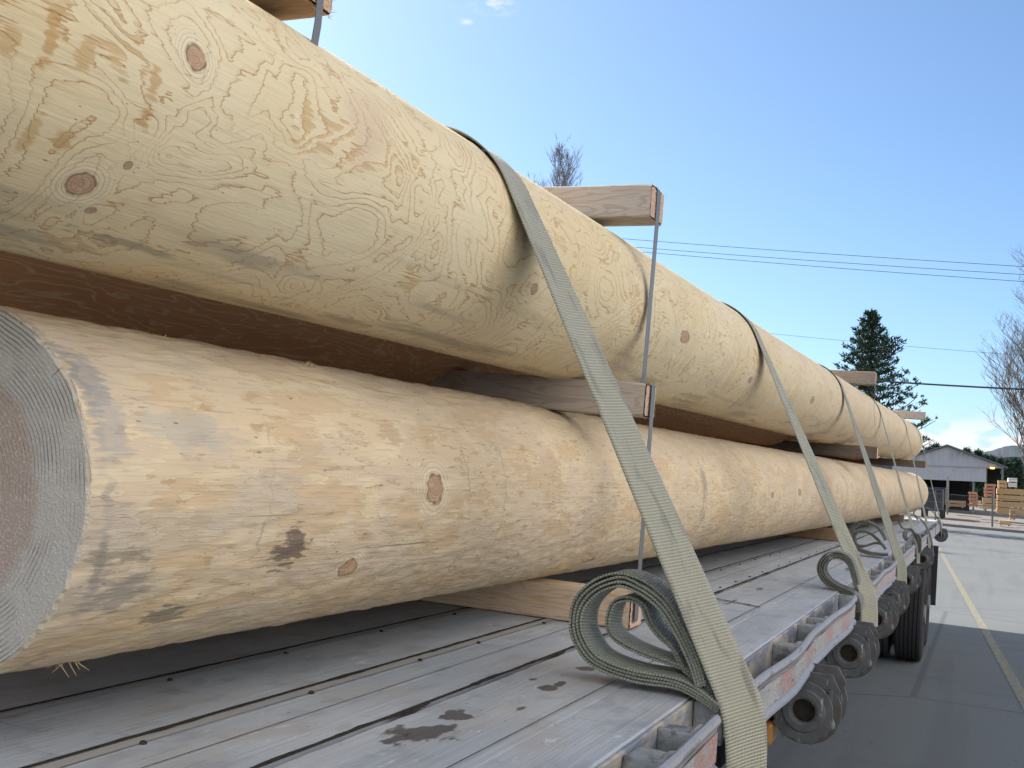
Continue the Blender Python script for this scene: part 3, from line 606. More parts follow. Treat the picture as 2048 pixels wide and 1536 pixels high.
# stake pockets: pairs of cast ears between the deck side and the rail
def pocket(Y,w=.07,skew=0.):
    bm=bmesh.new(); x1=railx(Y)-.004
    box(bm,-.462,x1-.012,Y-w/2,Y+w/2,DECK-.085,DECK-.012)
    box(bm,-.462,x1,Y-w/2-.004,Y-w/2+.008,DECK-.080,DECK-.006)
    for v in bm.verts:
        v.co+=Vector(mn.noise_vector(v.co*30))*.004; v.co.x+=1.75; v.co.y-=9
    bmesh.ops.subdivide_edges(bm,edges=bm.edges,cuts=2,use_grid_fill=True)
    for v in bm.verts: v.co+=Vector(mn.noise_vector(v.co*40))*.0022
    o=bmobj('stake_pocket',bm,mGal,TR,True,.004,2)
    for e in(0,): pass
    # weld fillet bulging onto the rail top
    bm=bmesh.new(); bmesh.ops.create_uvsphere(bm,u_segments=16,v_segments=10,radius=1,matrix=Matrix.Translation((x1+1.75-.004,Y-9,DECK-.022))@Matrix.Diagonal((.016,w*.62,.022,1)))
    for v in bm.verts: v.co+=Vector(mn.noise_vector(v.co*55))*.002
    if abs(Y-2.1)>.15: bmobj('weld_bead',bm,mRail,o,True)
    else: bm.free()
for Y in (1.30,1.64,1.84,2.10,2.98,3.42,3.62,4.52,5.2,5.6,6.0,6.9,7.6,8.2,9.1,10.2,11.6,13,14.,16.1): pocket(Y,.075 if Y<2 else .09)
bm=bmesh.new(); box(bm,-.462,-.41,Y0,Y1,DECK-.13,DECK-.090); tp('side_channel',bm,mGrime,.003)
# chassis
g=G('chassis_paint',.6,.4); P=g.pos(); g.col(g.mix(g.noi(P,scale=12.,detail=4.),(.02,.022,.025),(.06,.06,.06))); mCh=g.m
for xx in(-1.35,-2.2):
    bm=bmesh.new(); box(bm,xx-.07,xx+.07,.3,17.4,DECK-.50,DECK-.47); box(bm,xx-.01,xx+.01,.3,17.4,DECK-.47,DECK-.10); box(bm,xx-.07,xx+.07,.3,17.4,DECK-.10,DECK-.07); tp('chassis_beam',bm,mCh)
for k in range(34):
    bm=bmesh.new(); y=.5+k*.51; box(bm,-3.0,-.43,y-.03,y+.03,DECK-.17,DECK-.068); tp('cross_member',bm,mCh)
g=G('amber_lens',.3,.5); g.col((.40,.18,.03)); mAmb=g.m
q=unp(1520,1458,0,-.50); bm=bmesh.new(); box(bm,-.56,-.46,q[1]-.05,q[1]+.05,q[2]-.03,q[2]+.03); tp('marker_light',bm,mAmb,.01)
# wheels
g=G('tyre_rubber',.8,.2); P=g.pos(); g.col(g.mix(g.noi(P,scale=30.,detail=4.),(.018,.018,.02),(.045,.043,.042))); g.bump(g.noi(P,scale=60.,detail=3.),.4,.004); mTy=g.m
g=G('wheel_rim_metal',.45,.5); g.metal(.6); g.col((.25,.25,.25)); mRim=g.m
def tyre(parent,cx,w,rimout):
    prof=[]; R=.51; hw=w/2
    for x_,r_ in((-hw*.72,.29),(-hw*.98,.34),(-hw*1.0,.42),(-hw*.96,.475),(-hw*.84,R-.006)): prof.append((x_,r_))
    gr=[-.6,-.3,0,.3,.6]
    for gx in gr: prof+= [(hw*gx-.006,R),(hw*gx-.005,R-.014),(hw*gx+.005,R-.014),(hw*gx+.006,R)]
    for x_,r_ in((hw*.84,R-.006),(hw*.96,.475),(hw*1.0,.42),(hw*.98,.34),(hw*.72,.29)): prof.append((x_,r_))
    N=72;V=[];Fc=[];m=len(prof)
    for i in range(N):
        a=2*PI*i/N
        for (x_,r_) in prof: V.append((cx+x_,r_*math.cos(a),r_*math.sin(a)))
    for i in range(N):
        for k in range(m-1): a=i*m+k; b=((i+1)%N)*m+k; Fc.append((a,a+1,b+1,b))
    t=meshobj('tyre',V,Fc,mTy,parent,False)
    bm=bmesh.new(); cyl(bm,(cx,0,0),(1,0,0),.29,w*.66,36); cyl(bm,(cx+rimout*w*.36,0,0),(1,0,0),.11,.10,20)
    for k in range(10): a=2*PI*k/10; cyl(bm,(cx+rimout*w*.36,.165*math.cos(a),.165*math.sin(a)),(1,0,0),.014,.05,6)
    bmobj('rim',bm,mRim,t)
for Y in (13.0,14.28):
    for xx,sg in((-.565,1),(-.905,-1),(-2.50,1),(-2.84,-1)):
        w=bpy.data.objects.new('wheel',None); C.objects.link(w); w.parent=TR; w.location=(xx+1.75,Y-9,.512); tyre(w,0,.285,sg)
    bm=bmesh.new(); cyl(bm,(-1.75,Y,.512),(1,0,0),.07,2.0,16); tp('axle',bm,mCh)
g=G('mud_flap_rubber',.7,.3); g.col((.03,.03,.032)); mFl=g.m
for x0 in(-1.15,-3.0):
    bm=bmesh.new(); box(bm,x0,x0+.78,15.15,15.162,.42,1.18); tp('mud_flap',bm,mFl)
# rear lights and plate bar (under the far end)
bm=bmesh.new(); box(bm,-3.03,-.42,17.60,17.64,DECK-.16,DECK-.002); tp('rear_bumper_plate',bm,mRail,.004)
# landing gear near the front of the view is out of frame; box edge only
# ------------------------------------------------------------------ strap winches bolted under the rail
g=G('worn_winch_steel',.7,.35); P=g.ob(); g.metal(.2); c=g.mix(g.noi(P,scale=30.,detail=4.),(.06,.062,.065),(.15,.15,.15)); c=g.mix(g.ma('MULTIPLY',g.st(g.noi(P,(80,80,20),detail=3.),.62,.70),.6),c,(.40,.40,.40)); c=g.mix(g.ma('MULTIPLY',g.st(g.noi(P,scale=18.,detail=3.,off=(3,3,3)),.55,.7),.6),c,(.10,.07,.05)); g.col(c); g.bump(g.noi(P,scale=60.,detail=3.),.5,.003); mWin=g.m
def winch(Y,zc,label,x=-.385):
    root=empty('strap_winch',(x,Y,zc),label,'winch','strap winches under the trailer edge')
    # end cap: ring with a bore, spiral outline
    N=48;V=[];Fc=[]
    def ring(y,rf): 
        for i in range(N): a=2*PI*i/N; r=rf(a); V.append((r*math.cos(a),y,r*math.sin(a)))
    teeth=lambda a: .066+(.013*(1-((a*14/(2*PI))%1)) if PI*1.0<a<PI*1.95 else 0)
    flange=lambda a:.063
    prof=[(0.018,lambda a:.026),(-.001,lambda a:.027),(-.004,lambda a:.033),(-.004,lambda a:.046),(.0,lambda a:.050),(.0,teeth),(.010,teeth),(.011,lambda a:.046)]
    for y,rf in prof: ring(y,rf)
    m=len(prof)
    for j in range(m-1):
        for i in range(N): i2=(i+1)%N; Fc.append((j*N+i,j*N+i2,(j+1)*N+i2,(j+1)*N+i))
    meshobj('ratchet_cap',V,Fc,mWin,root,False)
    bm=bmesh.new(); cyl(bm,(0,.028,0),(0,1,0),.027,.002,20); bmobj('bore',bm,mGrime,root)
    bm=bmesh.new(); cyl(bm,(0,.11,0),(0,1,0),.045,.155,32); bmobj('drum',bm,mWin,root,True)
    # big cheek plates
    for y in(.035,.175):
        bm=bmesh.new()
        outl=[(-.05,.085),(.056,.085),(.076,.05)]+[(.082*math.cos(a),.082*math.sin(a)-.0) for a in np.linspace(.5,-PI+.2,16)]+[(-.068,.03)]
        f1=[bm.verts.new((p[0],y,p[1])) for p in outl]; f2=[bm.verts.new((p[0],y+.008,p[1])) for p in outl]
        bm.faces.new(f1); bm.faces.new(list(reversed(f2)))
        for i in range(len(outl)): j=(i+1)%len(outl); bm.faces.new((f1[i],f2[i],f2[j],f1[j]))
        bmobj('bracket',bm,mWin,root,False,.0012)
    # wound webbing
    V=[];U=[];Fc=[];K=90
    for i in range(K):
        a=i/K*2*PI*2.2; r=.048+.006*i/K
        for y in(.052,.165): V.append((r*math.cos(a),y,r*math.sin(a))); U.append((i*.007,(y-.108)*.9))
        if i: q=2*i; Fc.append((q-2,q-1,q+1,q))
    meshobj('wound_webbing',V,Fc,mWebDark,root,True,U)
    bm=bmesh.new(); box(bm,.050,.060,.02,.034,-.01,.05); bmobj('pawl',bm,mWin,root,False,.002)
    return root
wl=['nearest strap winch under the rail, just right of the broad strap','strap winch second from the camera, at the foot of the second strap','strap winch third from the camera, just before the third strap','strap winch fourth from the camera, at the foot of the third strap','strap winch fifth from the camera, in front of the rear tyre','strap winch sixth from the camera, above the rear tyre','farthest strap winch at the rear corner of the trailer']
for (Y,l) in zip((3.02,4.16,5.33,6.3,7.77,10.4,16.6),wl): winch(Y,1.265,l).scale=(1.15,1.05,1.15)
# ------------------------------------------------------------------ ground
g=G('yard_concrete',.85,.2); P=g.pos(); s=g.sep(P)
c=g.mix(g.noi(P,scale=.35,detail=5.),(.110,.118,.120),(.142,.148,.148)); c=g.mix(g.ma('MULTIPLY',g.st(g.noi(P,scale=60.,detail=3.),.5,.75),.4),c,(.19,.19,.185)); c=g.mix(g.ma('MULTIPLY',g.st(g.noi(P,scale=90.,detail=2.,off=(4,4,4)),.58,.7),.5),c,(.08,.08,.08))
c=g.mix(g.ma('MULTIPLY',g.st(g.noi(P,(.6,2.5,1),scale=1.3,detail=5.,off=(9,4,4)),.56,.70),.4),c,(.10,.10,.097))
# tar-filled joint and hair cracks
jn=g.ma('ADD',s[1],g.ma('MULTIPLY',g.noi(P,scale=.8,detail=3.),.5))
for (yy,w,k) in((41.6,.16,.75),(16.1,.035,.5),(27.,.03,.4),(56.,.15,.4)): c=g.mix(g.ma('MULTIPLY',g.st(g.ma('ABSOLUTE',g.ma('SUBTRACT',jn,yy)),w,w*.6),k),c,(.08,.08,.085))
ck=g.vor(g.vm('ADD',P,g.vm('SCALE',g.vm('SUBTRACT',P,P),1.)),scale=.16,feat='DISTANCE_TO_EDGE'); c=g.mix(g.ma('MULTIPLY',g.st(ck,.006,.002),.5),c,(.06,.06,.06)); tr=g.ma('MULTIPLY',g.st(g.noi(P,(3.5,.16,1),detail=3.,off=(2,9,1)),.52,.66),.3); c=g.mix(tr,c,(.09,.09,.09)); gt=g.vor(P,scale=5.); gr_=g.vor(P,scale=5.,out=1); c=g.mix(g.ma('MULTIPLY',g.ma('MULTIPLY',g.st(gt,.10,.06),g.ma('GREATER_THAN',g.sep(gr_)[0],.8)),.8),c,(.05,.045,.04))
g.col(c); g.bump(g.noi(P,scale=120.,detail=3.),.5,.006); mGr=g.m
def sheet(name,x0,x1,y0,y1,z,mat,kind='structure',nx=1,ny=1):
    V=[(x0+(x1-x0)*i/nx,y0+(y1-y0)*j/ny,z) for j in range(ny+1) for i in range(nx+1)]
    Fc=[(j*(nx+1)+i,j*(nx+1)+i+1,(j+1)*(nx+1)+i+1,(j+1)*(nx+1)+i) for j in range(ny) for i in range(nx)]
    o=meshobj(name,V,Fc,mat); o['kind']=kind; return o
sheet('ground',-900,900,-300,1500,0,mGr)
g=G('yellow_paint',.7,.2); P=g.pos(); c=g.mix(g.st(g.noi(P,(9,4,1),scale=2.,detail=5.),.40,.58),(.22,.185,.10),(.15,.15,.135)); g.col(c); mYel=g.m
a=unp(1882,1105,2,0); b=unp(2048,1400,2,0); k=(b[0]-a[0])/(b[1]-a[1]); xs=lambda Y:float(a[0]+k*(Y-a[1]))
o=meshobj('yellow_line',[(xs(2)-.055,2,.004),(xs(2)+.055,2,.004),(xs(40)+.055,40,.004),(xs(40)-.055,40,.004)],[(0,1,2,3)],mYel); o['kind']='structure'
g=G('kerb_concrete',.85,.2); P=g.pos(); g.col(g.mix(g.noi(P,scale=8.,detail=4.),(.10,.10,.10),(.2,.2,.19))); mKerb=g.m
bm=bmesh.new(); box(bm,-40,40,66.2,66.5,0,.15); o=bmobj('kerb',bm,mKerb,None,False,.02); o['kind']='structure'
g=G('verge_gravel',.9,.1); P=g.pos(); c=g.mix(g.noi(P,scale=1.2,detail=5.),(.12,.10,.085),(.24,.22,.20)); c=g.mix(g.ma('MULTIPLY',g.st(g.noi(P,(.4,3,1),scale=1.,detail=4.),.5,.7),.5),c,(.33,.33,.33)); g.col(c); mVer=g.m
sheet('verge',-200,200,66.5,300,.10,mVer)
# ------------------------------------------------------------------ background things
LEAN=math.radians(-2.1)
def bgx(px,Y,py=1000): return float(unp(px,py,1,Y)[0])
def bgz(px,py,Y): return float(unp(px,py,1,Y)[2])
g=G('shed_metal_siding',.6,.3); P=g.ob(); s=g.sep(P); rb=g.ma('SINE',g.ma('MULTIPLY',s[0],2*PI/.35)); c=g.mix(g.noi(P,scale=.8,detail=4.),(.30,.32,.36),(.37,.39,.42))
st=g.ma('MULTIPLY',g.st(g.noi(P,(2.6,1,.5),scale=1.,detail=5.),.5,.68),g.st(s[2],4.2,6.2)); c=g.mix(g.ma('MULTIPLY',st,.6),c,(.14,.14,.13)); g.col(c); g.bump(rb,.25,.02); mSid=g.m
g=G('shed_roof_metal',.5,.4); g.col((.10,.105,.12)); mRoof=g.m
g=G('shed_dark_inside',.9,.1); P=g.ob(); g.col(g.mix(g.noi(P,scale=1.5,detail=3.),(.012,.014,.018),(.04,.035,.03))); mIn=g.m  # near-black colour paints the shade inside the shed
g=G('shed_column_paint',.5,.3); g.col((.13,.18,.17)); mCol=g.m
g=G('sodium_lamp',.5); g.col((1,.6,.1)); g.b.inputs['Emission Color'].default_value=(1,.5,.08,1); g.b.inputs['Emission Strength'].default_value=3.; mLamp=g.m
YS=110; cx=bgx(1898,YS,930); hw=4.85
S=empty('lumber_shed',(cx,YS,0),'long grey metal shed with a shallow gable roof and open dark bays','building',None,(0,LEAN,0))
bm=bmesh.new()
def poly(bm,pts,y0,y1):
    a=[bm.verts.new((p[0],y0,p[1])) for p in pts]; b=[bm.verts.new((p[0],y1,p[1])) for p in pts]
    bm.faces.new(a); bm.faces.new(list(reversed(b)))
    for i in range(len(pts)): j=(i+1)%len(pts); bm.faces.new((a[i],b[i],b[j],a[j]))
poly(bm,[(-hw,4.45),(hw,4.45),(0,6.22)],0,.12); bmobj('gable_wall',bm,mSid,S)
bm=bmesh.new(); poly(bm,[(-hw,3.05),(3.35,3.05),(3.35,4.38),(-hw,4.38)],.05,.16); bmobj('bay_wall',bm,mSid,S)
bm=bmesh.new(); poly(bm,[(-hw-.35,4.36),(0,6.26),(hw+.35,4.36),(hw+.35,4.50),(0,6.42),(-hw-.35,4.50)],-.35,38); bmobj('roof',bm,mRoof,S)
bm=bmesh.new(); poly(bm,[(-hw,4.38),(hw,4.38),(hw,4.46),(-hw,4.46)],-.08,.2); bmobj('eave_beam',bm,mSid,S)
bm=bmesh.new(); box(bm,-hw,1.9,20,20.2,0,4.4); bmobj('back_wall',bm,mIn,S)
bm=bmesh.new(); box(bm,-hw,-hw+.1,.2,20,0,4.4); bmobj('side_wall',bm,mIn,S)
for xx in(-4.8,-2.4,0.1,2.3,3.35,4.75):
    bm=bmesh.new(); box(bm,xx-.09,xx+.09,.17,.35,0,4.4); bmobj('column',bm,mCol,S)
bm=bmesh.new(); box(bm,3.45,4.7,6,6.2,.8,4.4); bmobj('bay_shade_panel',bm,mIn,S)  # near-black panel fills the bay in place of interior shade
bm=bmesh.new(); box(bm,3.7,4.05,-.2,.1,4.28,4.42); bmobj('lamp',bm,mLamp,S,False,.03)
# lumber stacks
def lum(name,c1,c2,rows):
    g=G(name,.75,.2); P=g.ob(); s=g.sep(P); fr=g.ma('FRACT',g.ma('MULTIPLY',s[2],rows)); c=g.mix(g.noi(P,(3,3,10),detail=3.),c1,c2); c=g.mix(g.ma('MULTIPLY',g.st(g.ma('ABSOLUTE',g.ma('SUBTRACT',fr,.5)),.40,.48),.75),c,(.10,.06,.04)); g.col(c); return g.m
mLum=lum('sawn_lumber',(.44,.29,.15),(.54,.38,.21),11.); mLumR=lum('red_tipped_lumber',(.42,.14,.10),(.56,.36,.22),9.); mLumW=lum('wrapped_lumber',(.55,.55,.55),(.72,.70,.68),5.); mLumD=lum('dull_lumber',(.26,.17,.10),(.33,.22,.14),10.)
g=G('lumber_sticker',.8); g.col((.5,.36,.2)); mStick=g.m
def stack(x0,x1,y0p,y1p,Y,mat,label,layers=3,dep=2.4,face=0):
    xa,xb=bgx(x0,Y,y1p),bgx(x1,Y,y1p); zb=max(.1,bgz((x0+x1)/2,y1p,Y)); zt=bgz((x0+x1)/2,y0p,Y)
    root=empty('lumber_stack',((xa+xb)/2,Y,zb),label,'lumber','stacks of lumber in the yard',(0,LEAN,0)); w=xb-xa; h=(zt-zb)
    rr=random.Random(int(x0))
    for i in range(layers):
        bm=bmesh.new(); j=rr.uniform(-.05,.05); z0=h*i/layers+.04; box(bm,-w/2+j,w/2+j,0,dep,z0,h*(i+1)/layers-.03); b_=bmobj('lumber_bundle',bm,mat,root)
        bm=bmesh.new()
        for q in(-.36,.36): box(bm,q*w-.05,q*w+.05,.02,dep-.02,z0-.07,z0)
        bmobj('sticker',bm,mStick,b_)
stack(1994,2052,977,1029,88,mLum,'largest sawn lumber stack, behind the fence at the right edge',4,3)
stack(1996,2014,960,976,88.3,mLum,'small lumber pack on the left top of the largest stack',2,2.5)
stack(2017,2035,955,975,88.3,mLumW,'white wrapped lumber pack on the right top of the largest stack',2,2.5)
stack(1964,1992,995,1019,86,mLum,'medium lumber stack left of the largest stack',2,2.5)
stack(1969,1991,967,994,86.2,mLumR,'red and white ended lumber pack on top of the medium stack',4,2)
stack(1937,1956,983,1014,90,mLumR,'tall narrow red-ended lumber stack in front of the shed opening',5,2)
stack(1957,1963,1001,1016,87,mLumW,'small white-ended pile between the narrow stack and the medium stack',3,1)
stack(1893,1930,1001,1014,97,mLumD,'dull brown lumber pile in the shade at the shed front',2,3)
stack(1998,2022,1040,1051,72,mLum,'low lumber pack on the ground close to the fence',1,1.2)
stack(2019,2030,1019,1039,74,mLumD,'short stubby pile beside the low pack near the fence',2,1.)
# dark machine next to the logs' far end
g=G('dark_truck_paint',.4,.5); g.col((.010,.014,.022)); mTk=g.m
T=empty('parked_truck',(bgx(1878,80),80,.1),'dark blue truck parked in shadow beside the shed, behind the log ends','truck',None,(0,LEAN,0))
bm=bmesh.new(); box(bm,-1.1,.45,0,5.5,.9,2.1); bmobj('cargo_body',bm,mTk,T,False,.05)
bm=bmesh.new(); box(bm,-.9,.35,-1.6,-.05,.5,2.0); c_=bmobj('cab',bm,mTk,T,False,.12)
g=G('truck_glass',.1,.5); g.col((.01,.014,.02)); g.rough(.6); mGl=g.m
bm=bmesh.new(); box(bm,-.75,.2,-1.66,-1.62,1.35,1.85); bmobj('windscreen',bm,mGl,c_)
for (a_,b_) in((-.9,-1.1),(.25,-1.1),(-.9,3.6),(.25,3.6)):
    bm=bmesh.new(); cyl(bm,(a_,b_,.42),(1,0,0),.42,.25,24); bmobj('wheel',bm,mTy,T)
# fence
g=G('fence_metal',.5,.4); g.col((.10,.10,.11)); mFe=g.m
YF=69.5; FX=[bgx(px,YF) for px in(1985,)]
fe=empty('wire_fence',(0,YF,.1),'dark wire fence with posts and rails along the kerb in front of the lumber','fence')
px0=bgx(1986,YF,1045)
for k in range(-5,3):
    bm=bmesh.new(); x_=px0+k*3.1; cyl(bm,(x_-.06*1.0,0,.95),(math.sin(LEAN),0,math.cos(LEAN)),.055 if k==0 else .035,1.95 if k==0 else 1.85,10); bmobj('post',bm,mFe,fe)
for zz in(.25,.75,1.2,1.7):
    bm=bmesh.new(); cyl(bm,(px0-3,0,zz),(1,0,0),.018,26,6); bmobj('rail_wire',bm,mFe,fe)
P_=[]
for k in range(180):
    x_=px0-9+k*.1; P_.append(([(x_,.01,.05),(x_+.0,.01,1.7)],[.0035,.0035]))
v,f=tubes(P_,3); meshobj('mesh_wires',v,f,mFe,fe)
# tall thin pole in front of the shed
g=G('pole_paint',.6,.3); g.col((.20,.21,.22)); mPole=g.m
x_=bgx(1895,98,1020); pl=empty('metal_pole',(x_,98,.1),'tall thin grey pole standing in front of the shed','pole',None,(0,LEAN,0))
bm=bmesh.new(); cyl(bm,(0,0,2.0),(0,0,1),.08,4.0,10); bmobj('shaft',bm,mPole,pl); bm=bmesh.new(); box(bm,-.12,.12,-.1,.1,3.1,3.9); bmobj('sign_box',bm,mSid,pl)
# power lines
g=G('cable_black',.6,.3); g.col((.03,.035,.05)); mCab=g.m
def cable(a,b,Y,r,label,sag=.25):
    A=unp(*a,1,Y);Bq=unp(*b,1,Y); d=Bq-A; A2=A-d*.5; B2=Bq+d*.8; pts=[];n=30; o=Vector([float(q) for q in A2])
    for i in range(n+1):
        t=i/n; p=A2+(B2-A2)*t; p[2]-=sag*4*t*(1-t)-sag*.8; pts.append(Vector([float(q) for q in p])-o)
    v,f=tubes([(pts,[r]*(n+1))],6); ob=meshobj('power_line',v,f,mCab); ob.location=o; tag(ob,label,'cable','overhead cables across the sky')
cable((1240,478),(2048,532),55,.012,'uppermost thin overhead wire right of the broken top spacer')
cable((1290,497),(2048,548),55,.012,'middle of the three thin overhead wires in the blue sky')
cable((1320,508),(2048,562),55,.012,'lowest of the three close thin overhead wires')
cable((1540,668),(2048,710),60,.008,'faint lone overhead wire passing behind the evergreen tree')
cable((1750,762),(2048,778),45,.035,'thick black overhead cable crossing the evergreen tree',.1)
# bare trees
g=G('bare_bark',.85,.1); P=g.pos(); g.col(g.mix(g.noi(P,scale=3.,detail=3.),(.10,.08,.07),(.17,.14,.12))); mBark=g.m
def bare_tree(x,Y,h,spread,label,seed,upr=.75,r0=.16,start=.25,levels=4,nmain=26,lean=0,twig=.012):
    rr=random.Random(seed); root=empty('bare_tree',(x,Y,0),label,'tree','leafless trees',(0,lean,0)); trunk=[];limbs=[];
    n=12; tp_=[Vector((.18*mn.noise((i*.3,seed,0)),.18*mn.noise((i*.3,seed,5)),h*i/n)) for i in range(n+1)]
    trunk.append((tp_,[max(.012,r0*(1-i/n)**.9) for i in range(n+1)]))
    def grow(p,d,l,r,lev):
        pts=[p]; k=5 if lev<3 else 3; q=p.copy(); dd=d.copy()
        for i in range(k):
            dd=(dd+Vector((rr.uniform(-.16,.16),rr.uniform(-.16,.16),.14*upr+rr.uniform(-.05,.05)))).normalized(); q=q+dd*l/k; pts.append(q.copy())
        limbs.append((pts,[max(twig*.5,r*(1-.75*i/k)) for i in range(k+1)]))
        if lev<levels:
            m={1:7,2:5,3:4}.get(lev,3)
            for j in range(m):
                t=rr.uniform(.25,1); ii=min(k-1,int(t*k)); bp=pts[ii].lerp(pts[ii+1],t*k-ii if t*k-ii<1 else 1)
                a=rr.uniform(0,2*PI); side=Vector((math.cos(a),math.sin(a),rr.uniform(.0,.5))); nd=(dd*(1.1*upr)+side*(1.15-.45*upr)).normalized()
                grow(bp,nd,l*rr.uniform(.38,.62),max(twig,r*.5),lev+1)
    for k in range(nmain):
        t=start+(1-start)*(k+rr.random())/nmain; i=min(n-1,int(t*n)); p=tp_[i].lerp(tp_[i+1],t*n-i); a=rr.uniform(0,2*PI)
        prof=spread*(1-t)**.6*1.25+.25*spread
        d=Vector((math.cos(a)*(1-.6*upr),math.sin(a)*(1-.6*upr),.5+upr)).normalized(); l=min(prof*2.2,h*(1.02-t)+.4)
        grow(p,d,l,r0*.36*(1-t*.6),1)
    v,f=tubes(trunk,8); meshobj('trunk',v,f,mBark,root,True); v,f=tubes(limbs,3); meshobj('crown',v,f,mBark,root)
bare_tree(bgx(1100,45,380),45,14.9,1.5,'bare slender tree seen behind the splintered top spacer',3,.95,.13,.15,4,26,math.radians(1.2),.0065)
bare_tree(bgx(2080,74,1040),74,11.2,2.0,'bare twiggy tree by the fence at the right edge',12,.75,.2,.12,4,26,LEAN,.009)
bare_tree(bgx(2140,76,1040),76,16.,2.6,'tall bare tree mostly beyond the right edge of the view',21,.7,.22,.25,4,16,LEAN,.009)
# evergreen
g=G('needle_foliage',.8,.1); P=g.pos(); c=g.mix(g.noi(P,scale=1.1,detail=3.),(.018,.042,.032),(.048,.08,.045)); g.col(c); mNe=g.m
def pine(x,Y,h,rb,label,seed,lean=LEAN,start=.22,clumps=1.,size=.2,grp='evergreen trees'):
    rr=random.Random(seed); root=empty('evergreen_tree',(x,Y,0),label,'tree',grp,(0,lean,0))
    v,f=tubes([([Vector((0,0,h*i/8)) for i in range(9)],[.22*(1-i/8)+.03 for i in range(9)])],8); meshobj('trunk',v,f,mBark,root,True)
    V=[];Fc=[];lim=[]
    def tuft(p,s,n,dirv):
        for _ in range(n):
            d=(dirv+Vector((rr.gauss(0,.7),rr.gauss(0,.7),rr.gauss(.1,.6)))).normalized(); a=d.orthogonal().normalized(); b=len(V); w=s*.2
            q=p+Vector((rr.gauss(0,s*.3),rr.gauss(0,s*.3),rr.gauss(0,s*.25))); ang=rr.uniform(0,PI); a=(a*math.cos(ang)+d.cross(a)*math.sin(ang))
            V.extend([q-a*w,q+a*w,q+d*s]); Fc.append((b,b+1,b+2))
    z=h*start
    while z<h*.985:
        t=(z-h*start)/(h*(1-start)); R=rb*((1-t)**.95)*rr.uniform(.72,1.15)+.12; nb=6 if t<.75 else 4; ph=rr.uniform(0,6)
        for k in range(nb):
            a=ph+2*PI*k/nb+rr.uniform(-.35,.35); L=R*rr.uniform(.65,1.12); d=Vector((math.cos(a),math.sin(a),0)); pts=[]
            for i in range(7):
                u=i/6; pts.append(Vector((0,0,z))+d*L*u+Vector((0,0,L*(-.10*u+.34*u**2.4+.12*t))))
            lim.append((pts,[.05*(1-.8*i/6)*(1-.5*t)+.008 for i in range(7)]))
            for i in range(1,7):
                u=i/6
                nt=int((5+4*u)*clumps*(1-.45*t))
                for _ in range(nt):
                    sd=Vector((-d.y,d.x,0))*rr.gauss(0,.13*L*(1.15-u*.65)); pp=pts[i]+sd+Vector((0,0,rr.gauss(0.04,.07))) - d*rr.uniform(0,.16)*L*.8
                    tuft(pp,size*rr.uniform(.7,1.3),6,(d*.4+Vector((0,0,.55))).normalized())
        z+=h*.040*(1.15-.5*t)
    for _ in range(10): tuft(Vector((rr.gauss(0,.06),0,h*rr.uniform(.95,1.))),size,4,Vector((0,0,1)))
    meshobj('crown',V,Fc,mNe,root); v,f=tubes(lim,4); meshobj('branches',v,f,mBark,root)
pine(bgx(1738,60,1000),60,11.2,4.1,'tall dark evergreen tree rising behind the load in front of the sky',5,LEAN,.32,.8,.19)
k=0
for (px,py,w) in [(1858,899,.5),(1872,893,.7),(1932,901,.8),(1956,905,1.3),(1972,914,1.1),(1985,918,1.),(2000,922,1.2),(1845,905,.7),(2016,925,1.2),(2032,921,1.5)]:
    Y=190+k*3; h=bgz(px,py,Y); pine(bgx(px,Y),Y,h,w*1.0+.4,'small distant evergreen, %s'%['over the left roof slope of the shed','left of the shed ridge','just right of the shed ridge','tallest over the right roof slope','beside the tallest one over the right roof slope','at the lower right of the shed roof','right of the shed roof corner','closest to the log ends','between the shed and the bare tree','behind the bare tree at the right edge'][k],40+k,LEAN,.1,.25,.7,'distant evergreens on the skyline'); k+=1
# wooded ridge
g=G('ridge_forest',.95,.05); P=g.pos(); g.col(g.mix(g.noi(P,scale=.35,detail=4.),(.06,.075,.09),(.09,.105,.12))); mHill=g.m  # bluish grey paints distance haze into the forest colour
V=[];Fc=[];n=700
for i in range(n+1):
    x_=-320+i*.62; t=(x_+6)/25.; hh=12.5+3.5*mn.noise((x_*.03,0,0))+1.0*mn.noise((x_*.2,2,0))+1.5*abs(mn.noise((x_*1.6,4,0)))*abs(mn.noise((x_*.5,9,0)))*2
    if x_>-12: hh+=1.5*min(1,max(0,(x_+2)/14))
    V+= [(x_,300,0),(x_,300+4*mn.noise((x_*.2,1,1)),hh*.8),(x_,306,hh),(x_,360,hh*.9),(x_,420,0)]
    if i:
        b=5*i
        for q in range(4): Fc.append((b-5+q,b+q,b+q+1,b-5+q+1))
o=meshobj('hills',V,Fc,mHill,None,False); o['kind']='structure'
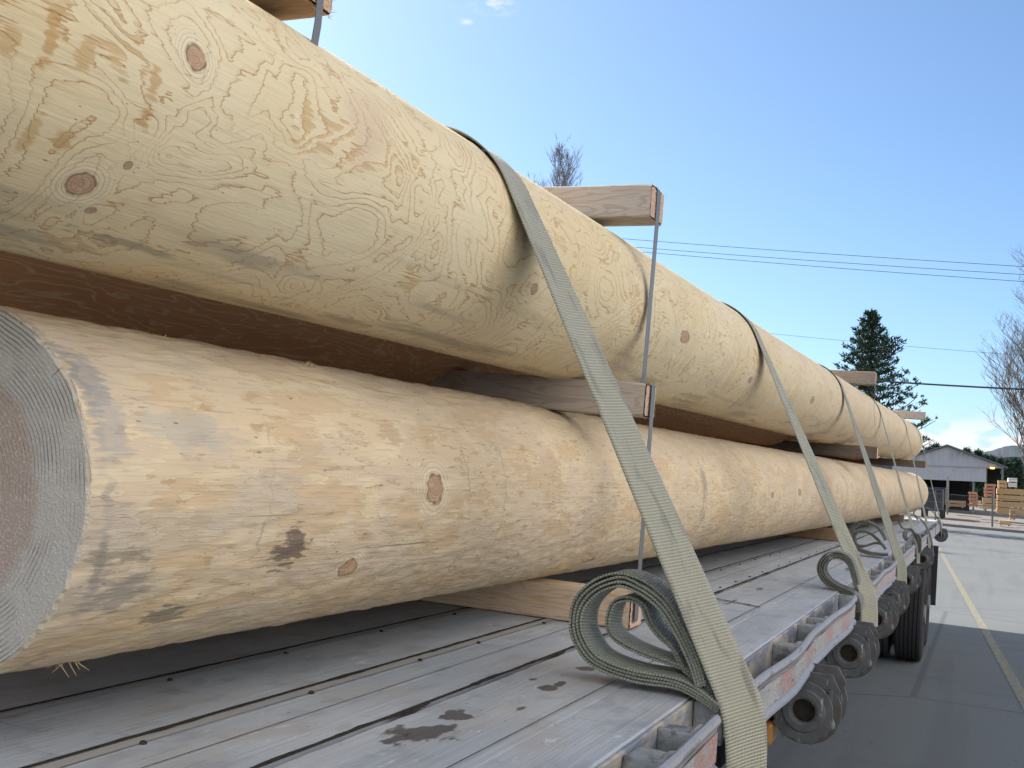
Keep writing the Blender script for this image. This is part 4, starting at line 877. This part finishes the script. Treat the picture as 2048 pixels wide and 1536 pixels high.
# ------------------------------------------------------------------ sky and sun
SUN_AZ=math.radians(-64.5); SUN_EL=math.radians(40)
w=bpy.data.worlds.new('World'); bpy.context.scene.world=w; w.use_nodes=True; t=w.node_tree; t.nodes.clear()
g=G.__new__(G); g.t=t
out=t.nodes.new('ShaderNodeOutputWorld'); bg=t.nodes.new('ShaderNodeBackground'); t.links.new(bg.outputs[0],out.inputs[0])
sky=t.nodes.new('ShaderNodeTexSky'); sky.sky_type='NISHITA'; sky.sun_disc=False; sky.sun_elevation=SUN_EL; sky.sun_rotation=SUN_AZ; sky.altitude=50; sky.air_density=.75; sky.dust_density=1.2; sky.ozone_density=2.2
D=g.ob('Generated'); s=g.sep(D)
nz=g.noi(D,(26,26,60),detail=5.,rough=.55); env=g.ma('MULTIPLY',g.st(s[2],.078,.045),g.st(s[2],-.02,.02)); cm=g.ma('MULTIPLY',g.st(g.ma('ADD',nz,g.ma('MULTIPLY',env,.16)),.52,.66),env)
c=g.mix(1.,sky.outputs[0],(.88,1.04,1.12),'MULTIPLY')
c=g.mix(g.ma('MULTIPLY',cm,.85),c,(5.6,5.55,5.7))
for (px,py,rad) in((985,8,.018),(932,44,.006)):
    dv=dirn(px,py); q=g.vm('SUBTRACT',D,tuple(float(v) for v in dv)); q=g.vm('MULTIPLY',q,(1,1,2.2)); dist=g.vm('LENGTH',q)
    m=g.ma('MULTIPLY',g.st(dist,rad*1.5,rad*.2),g.st(g.noi(D,(60,60,190),detail=5.,rough=.6),.42,.64)); c=g.mix(g.ma('MULTIPLY',m,.6),c,(5.6,5.7,5.8))
# unseen cumulus bank added to the right, behind the photographer, as soft fill light
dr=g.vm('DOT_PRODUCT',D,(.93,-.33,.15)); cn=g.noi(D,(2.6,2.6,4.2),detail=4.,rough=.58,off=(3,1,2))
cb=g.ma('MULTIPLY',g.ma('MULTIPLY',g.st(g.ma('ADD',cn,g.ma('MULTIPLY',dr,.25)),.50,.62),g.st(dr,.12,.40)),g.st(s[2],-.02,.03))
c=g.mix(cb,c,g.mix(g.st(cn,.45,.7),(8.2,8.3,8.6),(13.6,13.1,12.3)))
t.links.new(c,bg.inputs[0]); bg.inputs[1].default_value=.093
sl=bpy.data.lights.new('sun','SUN'); sl.energy=5.0; sl.angle=math.radians(.5); sl.color=(1,.95,.87)
so=bpy.data.objects.new('sun',sl); C.objects.link(so)
sd=Vector((math.cos(SUN_EL)*math.sin(SUN_AZ),math.cos(SUN_EL)*math.cos(SUN_AZ),math.sin(SUN_EL))); so.rotation_euler=sd.to_track_quat('Z','Y').to_euler(); so.location=(-20,10,20)
sc=bpy.context.scene; sc.view_settings.view_transform='Standard'; sc.view_settings.look='None'; sc.view_settings.exposure=1.0; sc.view_settings.gamma=1
sc.cycles.use_adaptive_sampling=True; sc.cycles.adaptive_threshold=.03; sc.cycles.max_bounces=5; sc.cycles.diffuse_bounces=3; sc.cycles.glossy_bounces=2
